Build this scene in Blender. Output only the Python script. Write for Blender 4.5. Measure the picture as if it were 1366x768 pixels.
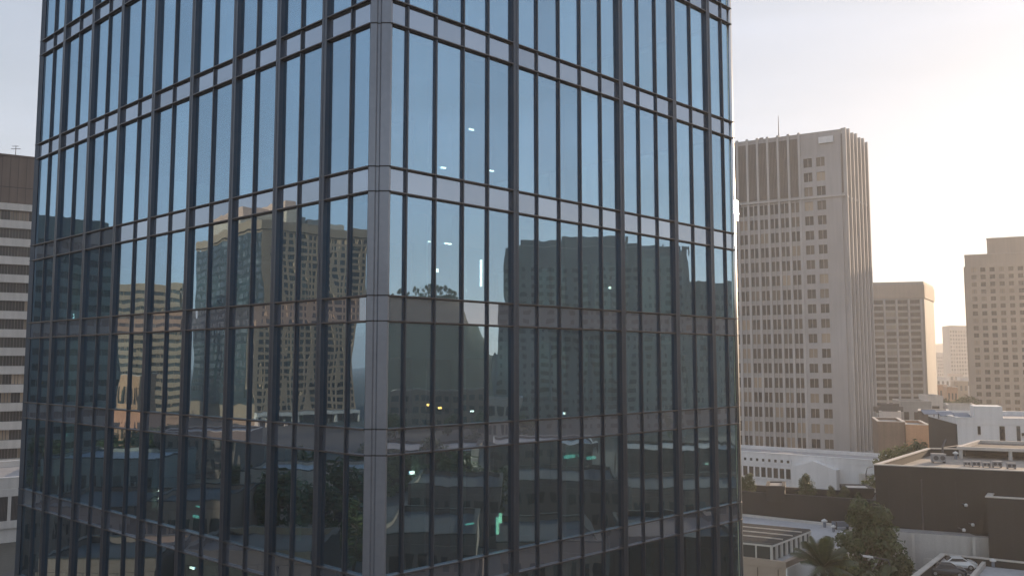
import bpy, bmesh, math, random
from mathutils import Vector, Matrix
R = math.radians
for o in list(bpy.data.objects): bpy.data.objects.remove(o)
scene = bpy.context.scene
C = scene.collection

# ------------------------------------------------------------ camera, sky, sun, exposure
CAMZ = 25.0
FPX = 1150.0
PITCH = math.atan(100.0/1150.0)
cam = bpy.data.cameras.new('camera'); cam_o = bpy.data.objects.new('camera', cam); C.objects.link(cam_o)
cam.sensor_width = 36; cam.lens = 36*FPX/1366.0
cam_o.location = (0, 0, CAMZ); cam_o.rotation_euler = (math.pi/2+PITCH, 0, 0)
cam.clip_end = 30000; cam.clip_start = 0.1
scene.camera = cam_o

SUN_AZ, SUN_EL = 45.2, 9.9
world = bpy.data.worlds.new("World"); scene.world = world; world.use_nodes = True
wn = world.node_tree.nodes; wl = world.node_tree.links
bg = wn['Background']
sky = wn.new('ShaderNodeTexSky'); sky.sky_type = 'NISHITA'; sky.sun_disc = False
sky.sun_elevation = R(SUN_EL); sky.sun_rotation = R(SUN_AZ)
sky.altitude = 0; sky.air_density = 1.0; sky.dust_density = 1.3; sky.ozone_density = 1.6
# thin high cloud veil over the whole sky, slightly streaky
tcw = wn.new('ShaderNodeTexCoord'); mpw = wn.new('ShaderNodeMapping'); mpw.inputs['Scale'].default_value = (1.0, 1.0, 5.0)
nzw = wn.new('ShaderNodeTexNoise'); nzw.inputs['Scale'].default_value = 2.2; nzw.inputs['Detail'].default_value = 6; nzw.inputs['Distortion'].default_value = .4
wl.new(tcw.outputs['Generated'], mpw.inputs[0]); wl.new(mpw.outputs[0], nzw.inputs['Vector'])
mrw = wn.new('ShaderNodeMapRange'); mrw.inputs[1].default_value = .3; mrw.inputs[2].default_value = .75; mrw.inputs[3].default_value = .80; mrw.inputs[4].default_value = 1.28
wl.new(nzw.outputs[0], mrw.inputs[0])
VEIL = (.98, 1.08, 1.42)
vm = wn.new('ShaderNodeVectorMath'); vm.operation = 'SCALE'; vm.inputs[0].default_value = VEIL; wl.new(mrw.outputs[0], vm.inputs['Scale'])
va_ = wn.new('ShaderNodeVectorMath'); va_.operation = 'ADD'; gmw = wn.new('ShaderNodeGamma'); gmw.inputs[1].default_value = .37; wl.new(sky.outputs[0], gmw.inputs[0])
smw = wn.new('ShaderNodeVectorMath'); smw.operation = 'SCALE'; smw.inputs['Scale'].default_value = 1.45; wl.new(gmw.outputs[0], smw.inputs[0])
wl.new(smw.outputs[0], va_.inputs[0]); wl.new(vm.outputs[0], va_.inputs[1])
# pale dusty band low over the horizon
sxw = wn.new('ShaderNodeSeparateXYZ'); wl.new(tcw.outputs['Generated'], sxw.inputs[0])
abw = wn.new('ShaderNodeMath'); abw.operation = 'ABSOLUTE'; wl.new(sxw.outputs[2], abw.inputs[0])
omw = wn.new('ShaderNodeMath'); omw.operation = 'SUBTRACT'; omw.use_clamp = True; omw.inputs[0].default_value = 1; wl.new(abw.outputs[0], omw.inputs[1])
pww = wn.new('ShaderNodeMath'); pww.operation = 'POWER'; pww.inputs[1].default_value = 7; wl.new(omw.outputs[0], pww.inputs[0])
hzw = wn.new('ShaderNodeVectorMath'); hzw.operation = 'SCALE'; hzw.inputs[0].default_value = (1.35, 1.12, .82); wl.new(pww.outputs[0], hzw.inputs['Scale'])
vb_ = wn.new('ShaderNodeVectorMath'); vb_.operation = 'ADD'; wl.new(va_.outputs[0], vb_.inputs[0]); wl.new(hzw.outputs[0], vb_.inputs[1])
wl.new(vb_.outputs[0], bg.inputs[0]); bg.inputs[1].default_value = 0.09
sun = bpy.data.lights.new('sun', 'SUN'); sun.energy = 3.4; sun.angle = R(0.5); sun.color = (1.0, 0.74, 0.50)
sun_o = bpy.data.objects.new('sun', sun); C.objects.link(sun_o)
sd = Vector((math.sin(R(SUN_AZ))*math.cos(R(SUN_EL)), math.cos(R(SUN_AZ))*math.cos(R(SUN_EL)), math.sin(R(SUN_EL))))
sun_o.rotation_euler = sd.to_track_quat('Z', 'Y').to_euler()
sun_o.location = sd*200
scene.view_settings.view_transform = 'Standard'
scene.view_settings.look = 'None'
scene.view_settings.exposure = 1.2
scene.view_settings.gamma = 1.0
scene.view_settings.use_curve_mapping = False
scene.render.engine = 'CYCLES'
scene.cycles.max_bounces = 8
scene.cycles.transparent_max_bounces = 12
scene.cycles.glossy_bounces = 4
scene.cycles.diffuse_bounces = 2
scene.cycles.volume_bounces = 1
scene.cycles.sample_clamp_indirect = 4.0

# ------------------------------------------------------------ measuring helpers (photo pixels -> metres)
cP, sP = math.cos(PITCH), math.sin(PITCH)
def ray(px, py):
    x, up = px-683.0, 384.0-py
    return Vector((x, FPX*cP-up*sP, FPX*sP+up*cP))
def at_y(px, py, Y):
    d = ray(px, py); return Vector((0, 0, CAMZ))+d*(Y/d.y)
def at_z(px, py, z):
    d = ray(px, py); return Vector((0, 0, CAMZ))+d*((z-CAMZ)/d.z)
HF = math.hypot(FPX, 100)
def fx(px, Y): return Vector(((px-683.0)/HF*Y, Y))
def project(p):
    v = Vector(p)-Vector((0, 0, CAMZ)); f = v.y*cP+v.z*sP; u = -v.y*sP+v.z*cP
    if f < 0.1: return (-9999, -9999, 1e9)
    return (683+FPX*v.x/f, 384-FPX*u/f, f)

# ------------------------------------------------------------ object helpers
def tag(o, label=None, cat=None, group=None, kind=None):
    if label: o['label'] = label
    if cat: o['category'] = cat
    if group: o['group'] = group
    if kind: o['kind'] = kind
    return o
def empty(name, loc, label=None, cat=None, group=None, rz=0):
    o = bpy.data.objects.new(name, None); C.objects.link(o); o.location = loc; o.rotation_euler = (0, 0, rz)
    o.empty_display_size = 0.5
    return tag(o, label, cat, group)
class MB:
    def __init__(s): s.v = []; s.f = []; s.m = []
    def add(s, vs, fs, mi=0):
        n = len(s.v); s.v += [tuple(v) for v in vs]
        for f in fs: s.f.append([n+i for i in f]); s.m.append(mi)
    def obox(s, p, a, b, c, mi=0):
        p, a, b, c = Vector(p), Vector(a), Vector(b), Vector(c)
        s.add([p, p+a, p+a+b, p+b, p+c, p+a+c, p+a+b+c, p+b+c],
              [(0,3,2,1), (4,5,6,7), (0,1,5,4), (1,2,6,5), (2,3,7,6), (3,0,4,7)], mi)
    def box(s, x0, x1, y0, y1, z0, z1, mi=0): s.obox((x0,y0,z0), (x1-x0,0,0), (0,y1-y0,0), (0,0,z1-z0), mi)
    def prism(s, pts, z0, z1, mi=0):
        n = len(pts)
        s.add([(p[0],p[1],z0) for p in pts]+[(p[0],p[1],z1) for p in pts],
              [tuple(range(n-1,-1,-1)), tuple(range(n,2*n))]+[(i,(i+1)%n,n+(i+1)%n,n+i) for i in range(n)], mi)
    def ring(s, outer, inner, z0, z1, mi=0):
        n = len(outer)
        vs = [(p[0],p[1],z) for z in (z0,z1) for L in (outer,inner) for p in L]
        fs = []
        for i in range(n):
            j = (i+1)%n
            fs += [(i,j,2*n+j,2*n+i), (n+j,n+i,3*n+i,3*n+j), (2*n+i,2*n+j,3*n+j,3*n+i), (n+i,n+j,j,i)]
        s.add(vs, fs, mi)
    def tube(s, pts, rads, n=8, mi=0):
        vs = []; fs = []
        for k, p in enumerate(pts):
            p = Vector(p)
            d = (Vector(pts[min(k+1,len(pts)-1)])-Vector(pts[max(k-1,0)])).normalized()
            a = d.orthogonal().normalized() if k == 0 else (a-d*a.dot(d)).normalized()
            b = d.cross(a)
            for i in range(n):
                t = 2*math.pi*i/n; vs.append(p+(a*math.cos(t)+b*math.sin(t))*rads[k])
        for k in range(len(pts)-1):
            for i in range(n): fs.append((k*n+i, k*n+(i+1)%n, (k+1)*n+(i+1)%n, (k+1)*n+i))
        fs.append(tuple(range(n-1,-1,-1))); fs.append(tuple((len(pts)-1)*n+i for i in range(n)))
        s.add(vs, fs, mi)
    def merge(s, o):
        n = len(s.v); s.v += o.v; s.f += [[n+i for i in f] for f in o.f]; s.m += o.m
    def build(s, name, mats, parent=None, smooth=False, recalc=True, off=None):
        if not isinstance(mats, (list, tuple)): mats = [mats]
        me = bpy.data.meshes.new(name)
        o3 = Vector(off) if off is not None else (Vector(root_loc(parent)) if parent else Vector((0,0,0)))
        me.from_pydata([(v[0]-o3.x, v[1]-o3.y, v[2]-o3.z) for v in s.v], [], s.f)
        for m in mats: me.materials.append(m)
        me.polygons.foreach_set('material_index', s.m)
        if smooth: me.polygons.foreach_set('use_smooth', [True]*len(s.f))
        if recalc and len(s.f) < 60000:
            bm = bmesh.new(); bm.from_mesh(me); bmesh.ops.recalc_face_normals(bm, faces=bm.faces); bm.to_mesh(me); bm.free()
        me.update()
        o = bpy.data.objects.new(name, me); C.objects.link(o)
        if parent: o.parent = parent
        return o
def root_loc(o):
    l = Vector((0,0,0))
    while o: l = l+o.location; o = o.parent
    return l
def kids(o): return [c for c in bpy.data.objects if c.parent == o]
def copy_tree(o, parent=None):
    c = o.copy(); C.objects.link(c)
    if parent: c.parent = parent
    for ch in kids(o): copy_tree(ch, c)
    return c
def struct(o): o['kind'] = 'structure'; return o
def offset(pts, d):
    n = len(pts); A = sum(pts[i][0]*pts[(i+1)%n][1]-pts[(i+1)%n][0]*pts[i][1] for i in range(n)); s = 1 if A > 0 else -1
    out = []
    for i in range(n):
        a, b, c = Vector(pts[i-1][:2]), Vector(pts[i][:2]), Vector(pts[(i+1)%n][:2])
        e1, e2 = (b-a).normalized(), (c-b).normalized()
        n1, n2 = Vector((-e1.y, e1.x))*s, Vector((-e2.y, e2.x))*s
        k = 1+n1.dot(n2)
        out.append(b+(n1+n2)*(d/max(k, .2)))
    return out

# ------------------------------------------------------------ materials
def newmat(name):
    m = bpy.data.materials.new(name); m.use_nodes = True
    return m, m.node_tree.nodes, m.node_tree.links, m.node_tree.nodes['Principled BSDF']
def N(nodes, t, **kw):
    n = nodes.new(t)
    for k, v in kw.items(): setattr(n, k, v)
    return n
def mix_col(nodes, links, fac, a, b):
    mx = nodes.new('ShaderNodeMix'); mx.data_type = 'RGBA'
    for sock, v in ((mx.inputs[0], fac), (mx.inputs[6], a), (mx.inputs[7], b)):
        if isinstance(v, bpy.types.NodeSocket): links.new(v, sock)
        elif isinstance(v, (int, float)): sock.default_value = v
        else: sock.default_value = (*v, 1)
    return mx.outputs[2]
def surf(name, col, var=0.25, rough=0.8, scale=0.35, metal=0.0, streak=True, bump=0.02, fine=6.0):
    """weathered plain surface: big soft blotches, vertical rain streaks, fine grain"""
    m, n, l, b = newmat(name)
    g = N(n, 'ShaderNodeNewGeometry')
    t1 = N(n, 'ShaderNodeTexNoise'); t1.inputs['Scale'].default_value = scale; t1.inputs['Detail'].default_value = 5
    l.new(g.outputs['Position'], t1.inputs['Vector'])
    mp = N(n, 'ShaderNodeMapping'); mp.inputs['Scale'].default_value = (1.4, 1.4, 0.07) if streak else (1.5, 1.5, 1.5)
    l.new(g.outputs['Position'], mp.inputs[0])
    t2 = N(n, 'ShaderNodeTexNoise'); t2.inputs['Scale'].default_value = 1.2; t2.inputs['Detail'].default_value = 4
    l.new(mp.outputs[0], t2.inputs['Vector'])
    t3 = N(n, 'ShaderNodeTexNoise'); t3.inputs['Scale'].default_value = fine; t3.inputs['Detail'].default_value = 3
    l.new(g.outputs['Position'], t3.inputs['Vector'])
    ad = N(n, 'ShaderNodeMath', operation='ADD'); l.new(t1.outputs[0], ad.inputs[0]); l.new(t2.outputs[0], ad.inputs[1])
    ad2 = N(n, 'ShaderNodeMath', operation='MULTIPLY_ADD'); l.new(t3.outputs[0], ad2.inputs[0]); ad2.inputs[1].default_value = .5; l.new(ad.outputs[0], ad2.inputs[2])
    mr = N(n, 'ShaderNodeMapRange'); l.new(ad2.outputs[0], mr.inputs[0]); mr.inputs[1].default_value = .85; mr.inputs[2].default_value = 1.65
    dk = tuple(c*(1-var) for c in col); lt = tuple(min(1, c*(1+var*.6)) for c in col)
    l.new(mix_col(n, l, mr.outputs[0], dk, lt), b.inputs['Base Color'])
    b.inputs['Roughness'].default_value = rough; b.inputs['Metallic'].default_value = metal
    if bump:
        bp = N(n, 'ShaderNodeBump'); bp.inputs['Distance'].default_value = bump; bp.inputs['Strength'].default_value = .6
        l.new(t3.outputs[0], bp.inputs['Height']); l.new(bp.outputs[0], b.inputs['Normal'])
    return m
def window_mat(name, dark=(.02,.025,.03), mid=(.035,.037,.038), light=(.30,.27,.22), p_mid=.45, p_light=.8, rough=.06):
    m, n, l, b = newmat(name)
    oi = N(n, 'ShaderNodeObjectInfo'); g = N(n, 'ShaderNodeNewGeometry')
    ad = N(n, 'ShaderNodeMath', operation='ADD'); l.new(oi.outputs['Random'], ad.inputs[0]); l.new(g.outputs['Random Per Island'], ad.inputs[1])
    fr = N(n, 'ShaderNodeMath', operation='FRACT'); l.new(ad.outputs[0], fr.inputs[0])
    cr = N(n, 'ShaderNodeValToRGB'); cr.color_ramp.interpolation = 'LINEAR'
    e = cr.color_ramp.elements; e[0].position = 0; e[0].color = (*dark, 1); e[1].position = 1; e[1].color = (*light, 1)
    a = e.new(p_mid); a.color = (*mid, 1); a = e.new(p_light); a.color = (mid[0]*1.4, mid[1]*1.35, mid[2]*1.3, 1)
    l.new(fr.outputs[0], cr.inputs[0]); l.new(cr.outputs[0], b.inputs['Base Color'])
    b.inputs['Roughness'].default_value = rough; b.inputs['IOR'].default_value = 1.42
    return m
def metal(name, col, rough=.35, met=.6, var=.2):
    return surf(name, col, var=var, rough=rough, metal=met, bump=0.0)
def emis(name, col, s):
    m, n, l, b = newmat(name); b.inputs['Base Color'].default_value = (*col, 1)
    b.inputs['Emission Color'].default_value = (*col, 1); b.inputs['Emission Strength'].default_value = s; return m
def tower_glass(name, tint, refl, base, bump_d=.0038):
    m, n, l, b = newmat(name); n.remove(b); out = [x for x in n if x.type == 'OUTPUT_MATERIAL'][0]
    g = N(n, 'ShaderNodeNewGeometry'); oi = N(n, 'ShaderNodeObjectInfo')
    mp = N(n, 'ShaderNodeMapping'); mp.inputs['Scale'].default_value = (1.0, 1.0, .42); l.new(g.outputs['Position'], mp.inputs[0])
    ns = N(n, 'ShaderNodeTexNoise', noise_dimensions='4D'); ns.inputs['Scale'].default_value = 1.15; ns.inputs['Detail'].default_value = 1.2
    ad = N(n, 'ShaderNodeMath', operation='ADD'); l.new(oi.outputs['Random'], ad.inputs[0]); l.new(g.outputs['Random Per Island'], ad.inputs[1])
    mu = N(n, 'ShaderNodeMath', operation='MULTIPLY'); mu.inputs[1].default_value = 7; l.new(ad.outputs[0], mu.inputs[0])
    l.new(mp.outputs[0], ns.inputs['Vector']); l.new(mu.outputs[0], ns.inputs['W'])
    bp = N(n, 'ShaderNodeBump'); bp.inputs['Strength'].default_value = 1; bp.inputs['Distance'].default_value = bump_d; l.new(ns.outputs[0], bp.inputs['Height'])
    gl = N(n, 'ShaderNodeBsdfGlossy'); gl.inputs['Roughness'].default_value = 0.0; 
    f2 = N(n, 'ShaderNodeMath', operation='FRACT'); l.new(mu.outputs[0], f2.inputs[0])
    l.new(mix_col(n, l, f2.outputs[0], tuple(c*.84 for c in refl), tuple(min(1, c*1.05) for c in refl)), gl.inputs['Color']); l.new(bp.outputs[0], gl.inputs['Normal'])
    tr = N(n, 'ShaderNodeBsdfTransparent' if tint else 'ShaderNodeBsdfDiffuse'); tr.inputs['Color'].default_value = (*(tint or (.12,.13,.15)), 1)
    dt = N(n, 'ShaderNodeVectorMath', operation='DOT_PRODUCT'); l.new(g.outputs['Incoming'], dt.inputs[0]); l.new(g.outputs['Normal'], dt.inputs[1])
    ab = N(n, 'ShaderNodeMath', operation='ABSOLUTE'); l.new(dt.outputs['Value'], ab.inputs[0])
    om = N(n, 'ShaderNodeMath', operation='SUBTRACT', use_clamp=True); om.inputs[0].default_value = 1; l.new(ab.outputs[0], om.inputs[1])
    fr = N(n, 'ShaderNodeMath', operation='POWER'); l.new(om.outputs[0], fr.inputs[0]); fr.inputs[1].default_value = 4
    ma = N(n, 'ShaderNodeMath', operation='MULTIPLY_ADD'); ma.inputs[1].default_value = 1-base; ma.inputs[2].default_value = base; l.new(fr.outputs[0], ma.inputs[0])
    ms = N(n, 'ShaderNodeMixShader'); l.new(ma.outputs[0], ms.inputs[0]); l.new(tr.outputs[0], ms.inputs[1]); l.new(gl.outputs[0], ms.inputs[2])
    # a thin film of dust
    df = N(n, 'ShaderNodeBsdfDiffuse'); df.inputs['Color'].default_value = (.30,.33,.36,1)
    dn = N(n, 'ShaderNodeTexNoise'); dn.inputs['Scale'].default_value = .8; dn.inputs['Detail'].default_value = 6; l.new(mp.outputs[0], dn.inputs['Vector'])
    dm = N(n, 'ShaderNodeMapRange'); dm.inputs[1].default_value = .4; dm.inputs[2].default_value = .8; dm.inputs[3].default_value = .015; dm.inputs[4].default_value = .07; l.new(dn.outputs[0], dm.inputs[0])
    m2 = N(n, 'ShaderNodeMixShader'); l.new(dm.outputs[0], m2.inputs[0]); l.new(ms.outputs[0], m2.inputs[1]); l.new(df.outputs[0], m2.inputs[2])
    l.new(m2.outputs[0], out.inputs[0]); return m
def leaf_mat(name, c1, c2):
    m, n, l, b = newmat(name)
    g = N(n, 'ShaderNodeNewGeometry'); ns = N(n, 'ShaderNodeTexNoise'); ns.inputs['Scale'].default_value = .9
    l.new(g.outputs['Position'], ns.inputs['Vector'])
    ad = N(n, 'ShaderNodeMath', operation='MULTIPLY_ADD'); l.new(g.outputs['Random Per Island'], ad.inputs[0]); ad.inputs[1].default_value = .5; l.new(ns.outputs[0], ad.inputs[2])
    mr = N(n, 'ShaderNodeMapRange'); mr.inputs[1].default_value = .4; mr.inputs[2].default_value = 1.1; l.new(ad.outputs[0], mr.inputs[0])
    l.new(mix_col(n, l, mr.outputs[0], c1, c2), b.inputs['Base Color'])
    b.inputs['Roughness'].default_value = .55
    out = [x for x in n if x.type == 'OUTPUT_MATERIAL'][0]
    tl = N(n, 'ShaderNodeBsdfTranslucent'); tl.inputs['Color'].default_value = (c2[0]*1.4, c2[1]*1.5, c2[2], 1)
    ms = N(n, 'ShaderNodeMixShader'); ms.inputs[0].default_value = .13
    l.new(b.outputs[0], ms.inputs[1]); l.new(tl.outputs[0], ms.inputs[2]); l.new(ms.outputs[0], out.inputs[0])
    return m

M = {}
M['glass'] = tower_glass('vision_glass', (.62,.74,.71), (.52,.75,.97), .54)
M['glass_small'] = tower_glass('rear_glass', (.4,.5,.5), (.56,.70,.80), .50)
M['spandrel'] = tower_glass('spandrel_glass', None, (.64,.76,.90), .50)
M['mullion'] = metal('slate_mullion_metal', (.085,.10,.122), .36, .55)
M['transom'] = metal('transom_metal', (.125,.118,.12), .34, .6)
M['cornermetal'] = metal('corner_cladding_metal', (.235,.255,.29), .34, .55)
M['polished'] = metal('polished_edge_metal', (.72,.70,.67), .17, 1.0, .08)
M['satin'] = metal('satin_metal', (.8,.76,.70), .13, 1.0, .05)
M['joint'] = surf('dark_joint', (.03,.03,.035), .1, .7)
M['slab'] = surf('interior_slab', (.20,.20,.20), .2, .9)
M['ceiling'] = surf('interior_ceiling', (.45,.47,.46), .1, .9)
M['core'] = surf('interior_core_wall', (.11,.135,.135), .4, .9, .5)
M['incol'] = surf('pale_green_interior', (.42,.55,.46), .15, .6)
M['blind'] = surf('roller_blind_cloth', (.58,.66,.68), .15, .9)
M['concrete'] = surf('grey_concrete', (.39,.375,.37), .2, .85, .12)
M['concrete_pale'] = surf('pale_concrete', (.47,.455,.44), .18, .85, .12)
M['concrete_dark'] = surf('dark_louvre', (.20,.185,.175), .25, .8, .12)
M['greywall'] = surf('grey_panel_wall', (.36,.345,.32), .15, .8, .15)
M['tanwall'] = surf('tan_stone_wall', (.40,.335,.275), .18, .85, .15)
M['warmwall'] = surf('warm_stone_wall', (.245,.178,.122), .15, .85, .15)
M['tealshade'] = surf('shade_teal_cladding', (.018,.028,.032), .3, .6, .15)  # near-black so the reflected tower's side looks unlit
M['teal_glass_wall'] = surf('teal_grey_cladding', (.13,.145,.14), .25, .5, .15)
M['white'] = surf('white_render', (.70,.70,.70), .14, .8, .2)
M['offwhite'] = surf('offwhite_render', (.55,.53,.50), .2, .8, .2)
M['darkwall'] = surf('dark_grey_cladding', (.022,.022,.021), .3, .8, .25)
M['darkbrown'] = surf('brown_panel', (.13,.10,.085), .25, .8, .25)
M['brownbox'] = surf('brown_brick', (.20,.145,.11), .25, .85, .3)
M['orangebox'] = surf('orange_brick', (.42,.25,.15), .25, .85, .3)
M['beige'] = surf('beige_panel', (.36,.29,.24), .12, .8, .3)
M['roof'] = surf('pale_roof_membrane', (.30,.30,.31), .3, .85, .25, streak=False)
M['roofwarm'] = surf('gravel_roof', (.30,.27,.24), .35, .9, .4, streak=False)
M['roofdark'] = surf('dark_roof', (.055,.055,.058), .35, .85, .3, streak=False)
M['coping'] = surf('pale_coping', (.50,.46,.42), .2, .7, .4)
M['louvre'] = surf('dark_louvre_roof', (.10,.095,.09), .25, .6, .5)
M['asphalt'] = surf('asphalt', (.055,.055,.058), .3, .9, .15, streak=False)
M['pavement'] = surf('concrete_pavement', (.15,.145,.14), .25, .9, .3, streak=False)
M['paint'] = surf('road_paint', (.7,.7,.68), .2, .7, 1, streak=False)
M['ground'] = surf('city_ground', (.06,.06,.05), .45, .95, .02, streak=False)
M['terrace'] = surf('pale_terrace', (.38,.39,.41), .2, .85, .3, streak=False)
M['win'] = window_mat('window_glass')
M['winwarm'] = window_mat('window_glass_mixed', light=(.42,.33,.24), p_mid=.35, p_light=.7, rough=.12)
M['windark'] = window_mat('dark_window_glass', light=(.10,.11,.11), p_light=.9)
M['frame'] = metal('dark_frame', (.08,.08,.085), .5, .3)
M['frame_white'] = surf('white_frame', (.6,.6,.6), .1, .6)
M['lamp'] = emis('light_and_glint', (1,.97,.86), 5)
M['lampteal'] = emis('teal_light', (.25,.85,.68), .8)
M['lampgreen'] = emis('green_light', (.45,.95,.65), 1.3)
M['lamporange'] = emis('orange_street_light', (1,.45,.12), 9)
M['bark'] = surf('bark', (.10,.075,.055), .35, .9, 2)
M['leaf'] = leaf_mat('leaf_green', (.022,.040,.012), (.075,.10,.028))
M['leaf_yellow'] = leaf_mat('leaf_yellow_green', (.05,.065,.015), (.14,.15,.04))
M['leaf_palm'] = leaf_mat('palm_leaf', (.012,.024,.008), (.045,.065,.018))
M['grass'] = surf('wooded_slope', (.045,.058,.030), .5, .95, .06, streak=False)
M['solar'] = surf('blue_grey_panel', (.16,.19,.24), .2, .3, .6)
M['rubber'] = surf('rubber', (.02,.02,.02), .1, .8)
M['red'] = surf('red_brick_tile', (.30,.10,.07), .3, .8)
def paintm(name, c):
    m, n, l, b = newmat(name); b.inputs['Base Color'].default_value = (*c, 1); b.inputs['Roughness'].default_value = .3; b.inputs['Coat Weight'].default_value = .6; b.inputs['Coat Roughness'].default_value = .06; b.inputs['Metallic'].default_value = .2
    return m
M['car_white'] = paintm('white_car_paint', (.7,.7,.7)); M['car_dark'] = paintm('dark_car_paint', (.03,.035,.045)); M['car_silver'] = paintm('silver_car_paint', (.35,.36,.37)); M['car_red'] = paintm('red_car_paint', (.3,.03,.025))
M['carglass'] = window_mat('car_glass', (.015,.018,.02), (.02,.022,.025), (.03,.03,.035))
M['headlight'] = surf('headlight_lens', (.6,.6,.6), .05, .15); 
M['taillight'] = surf('tail_light_lens', (.35,.02,.02), .05, .2)

# ------------------------------------------------------------ the ground
g = MB(); S = 4200
g.add([(-S,-S,0),(S,-S,0),(S,S,0),(-S,S,0)], [(0,1,2,3)])
struct(g.build('ground', M['ground'], recalc=False))

# ------------------------------------------------------------ generic building
def visible_score(p, area, own=False):
    x, y, f = project(p)
    if not (-10 < x < 1376 and -10 < y < 778): return 1e-9*area/max(1, Vector(p).length)
    if not own and 40 < x < 978: return 1e-6*area/f
    return area/(f*f)
class Building:
    def __init__(s, name, label, cat, quad, z1, wall, roofm=None, parapet=.8, z0=0, group=None, copem=None, pt=.35):
        s.quad = [Vector(p[:2]) for p in quad]; s.z0, s.z1 = z0, z1
        s.cen = sum(s.quad, Vector((0,0)))/len(s.quad)
        s.root = empty(name, (s.cen.x, s.cen.y, z0), label, cat, group)
        s.wall = MB(); s.wall.prism(s.quad, z0, z1-.1); s.wm = wall
        s.wins = []
        r = MB(); r.prism(offset(s.quad, .004), z1-.1, z1); r.build('roof', roofm or M['roof'], s.root)
        if parapet:
            p = MB(); p.ring(offset(s.quad, -.06), offset(s.quad, pt), z1-.35, z1+parapet)
            p.build('parapet', wall, s.root)
            if parapet > .3:
                c = MB(); c.ring(offset(s.quad, -.12), offset(s.quad, pt+.06), z1+parapet+.003, z1+parapet+.11); c.build('coping', copem or M['coping'], s.root)
    def facade(s, p0, p1, z0, z1, ncol, nrow, wr=.6, hr=.55, pier=.3, band=.27, ml=0, mr=0, wmat=None, voff=.5, split=1, wname='window', skip=None, jit=0):
        p0, p1 = Vector(p0[:2]), Vector(p1[:2]); u = (p1-p0); L = u.length; u.normalize()
        nn = Vector((u.y, -u.x))
        if ((p0+p1)/2-s.cen).dot(nn) < 0: nn = -nn
        u3, n3, zz = Vector((u.x,u.y,0)), Vector((nn.x,nn.y,0)), Vector((0,0,1))
        P = lambda a, d, z: Vector((p0.x+u.x*a+nn.x*d, p0.y+u.y*a+nn.y*d, z))
        cw = (L-ml-mr)/ncol; ch = (z1-z0)/nrow; ww, wh = cw*wr, ch*hr
        xs = [(ml+cw*i+(cw-ww)/2, ml+cw*i+(cw+ww)/2) for i in range(ncol)]
        zs = [(z0+ch*j+(ch-wh)*voff, z0+ch*j+(ch-wh)*voff+wh) for j in range(nrow)]
        e = [0]+[v for x in xs for v in x]+[L]
        for i in range(0, len(e), 2):
            if e[i+1]-e[i] > .02 and pier > 0: s.wall.obox(P(e[i], -.02, z0), u3*(e[i+1]-e[i]), n3*(pier+.02), zz*(z1-z0))
        e = [z0]+[v for z in zs for v in z]+[z1]
        for i in range(0, len(e), 2):
            if e[i+1]-e[i] > .02 and band > 0: s.wall.obox(P(.012, -.02, e[i]+.004), u3*(L-.024), n3*(band+.02), zz*(e[i+1]-e[i]-.008))
        for i, (a, b_) in enumerate(xs):
            for j, (c, d) in enumerate(zs):
                if skip and skip(i, j): continue
                w = MB()
                w.obox(P(a-.02, .0, c-.02), u3*(b_-a+.04), n3*.05, zz*(d-c+.04), 0)
                for k in range(1, split):
                    xx = a+(b_-a)*k/split
                    w.obox(P(xx-.05, .0, c), u3*.1, n3*.11, zz*(d-c), 1)
                w.obox(P(a, .0, c), u3*(b_-a), n3*.10, zz*.07, 1)
                s.wins.append((visible_score(P((a+b_)/2, .1, (c+d)/2), ww*wh), w, wname, wmat or M['win']))
    def done(s, cap=100, fm=None):
        s.wall.build('wall', s.wm, s.root)
        by = {}
        for w in s.wins: by.setdefault(w[2], []).append(w)
        for nm, ws in by.items():
            ws.sort(key=lambda t: -t[0])
            big = cap if len(ws) <= cap else cap
            for w in ws[:big]: w[1].build(nm, [w[3], fm or M['frame']], s.root)
            rest = {}
            if len(ws) > big:
                mb = MB()
                for w in ws[big:]: mb.merge(w[1])
                o = mb.build(nm, [ws[0][3], fm or M['frame']], s.root, recalc=False); o['kind'] = 'stuff'
        return s.root
def part(B, name, mat, fn):
    mb = MB(); fn(mb); return mb.build(name, mat, B.root if isinstance(B, Building) else B)

# ------------------------------------------------------------ the glass tower
A = Vector((-3.76, 26.0)); B_ = fx(980, 39.6); AL = Vector((-4.35, 26.0)); LE = fx(38, 43.9); BK = B_+(LE-AL)
def line_hit(px, a, b):
    # the point of facade line a-b seen in photo column px
    dx, dy = (px-683.0)/HF, 1.0
    e = b-a; det = dx*(-e.y)+e.x*dy
    t = (a.x*(-e.y)+e.x*a.y)/det
    return Vector((dx*t, dy*t))
gt = empty('glass_tower', (-6, 40, 0), 'tall dark blue glass office tower with slate mullions filling the centre', 'tower')
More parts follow.
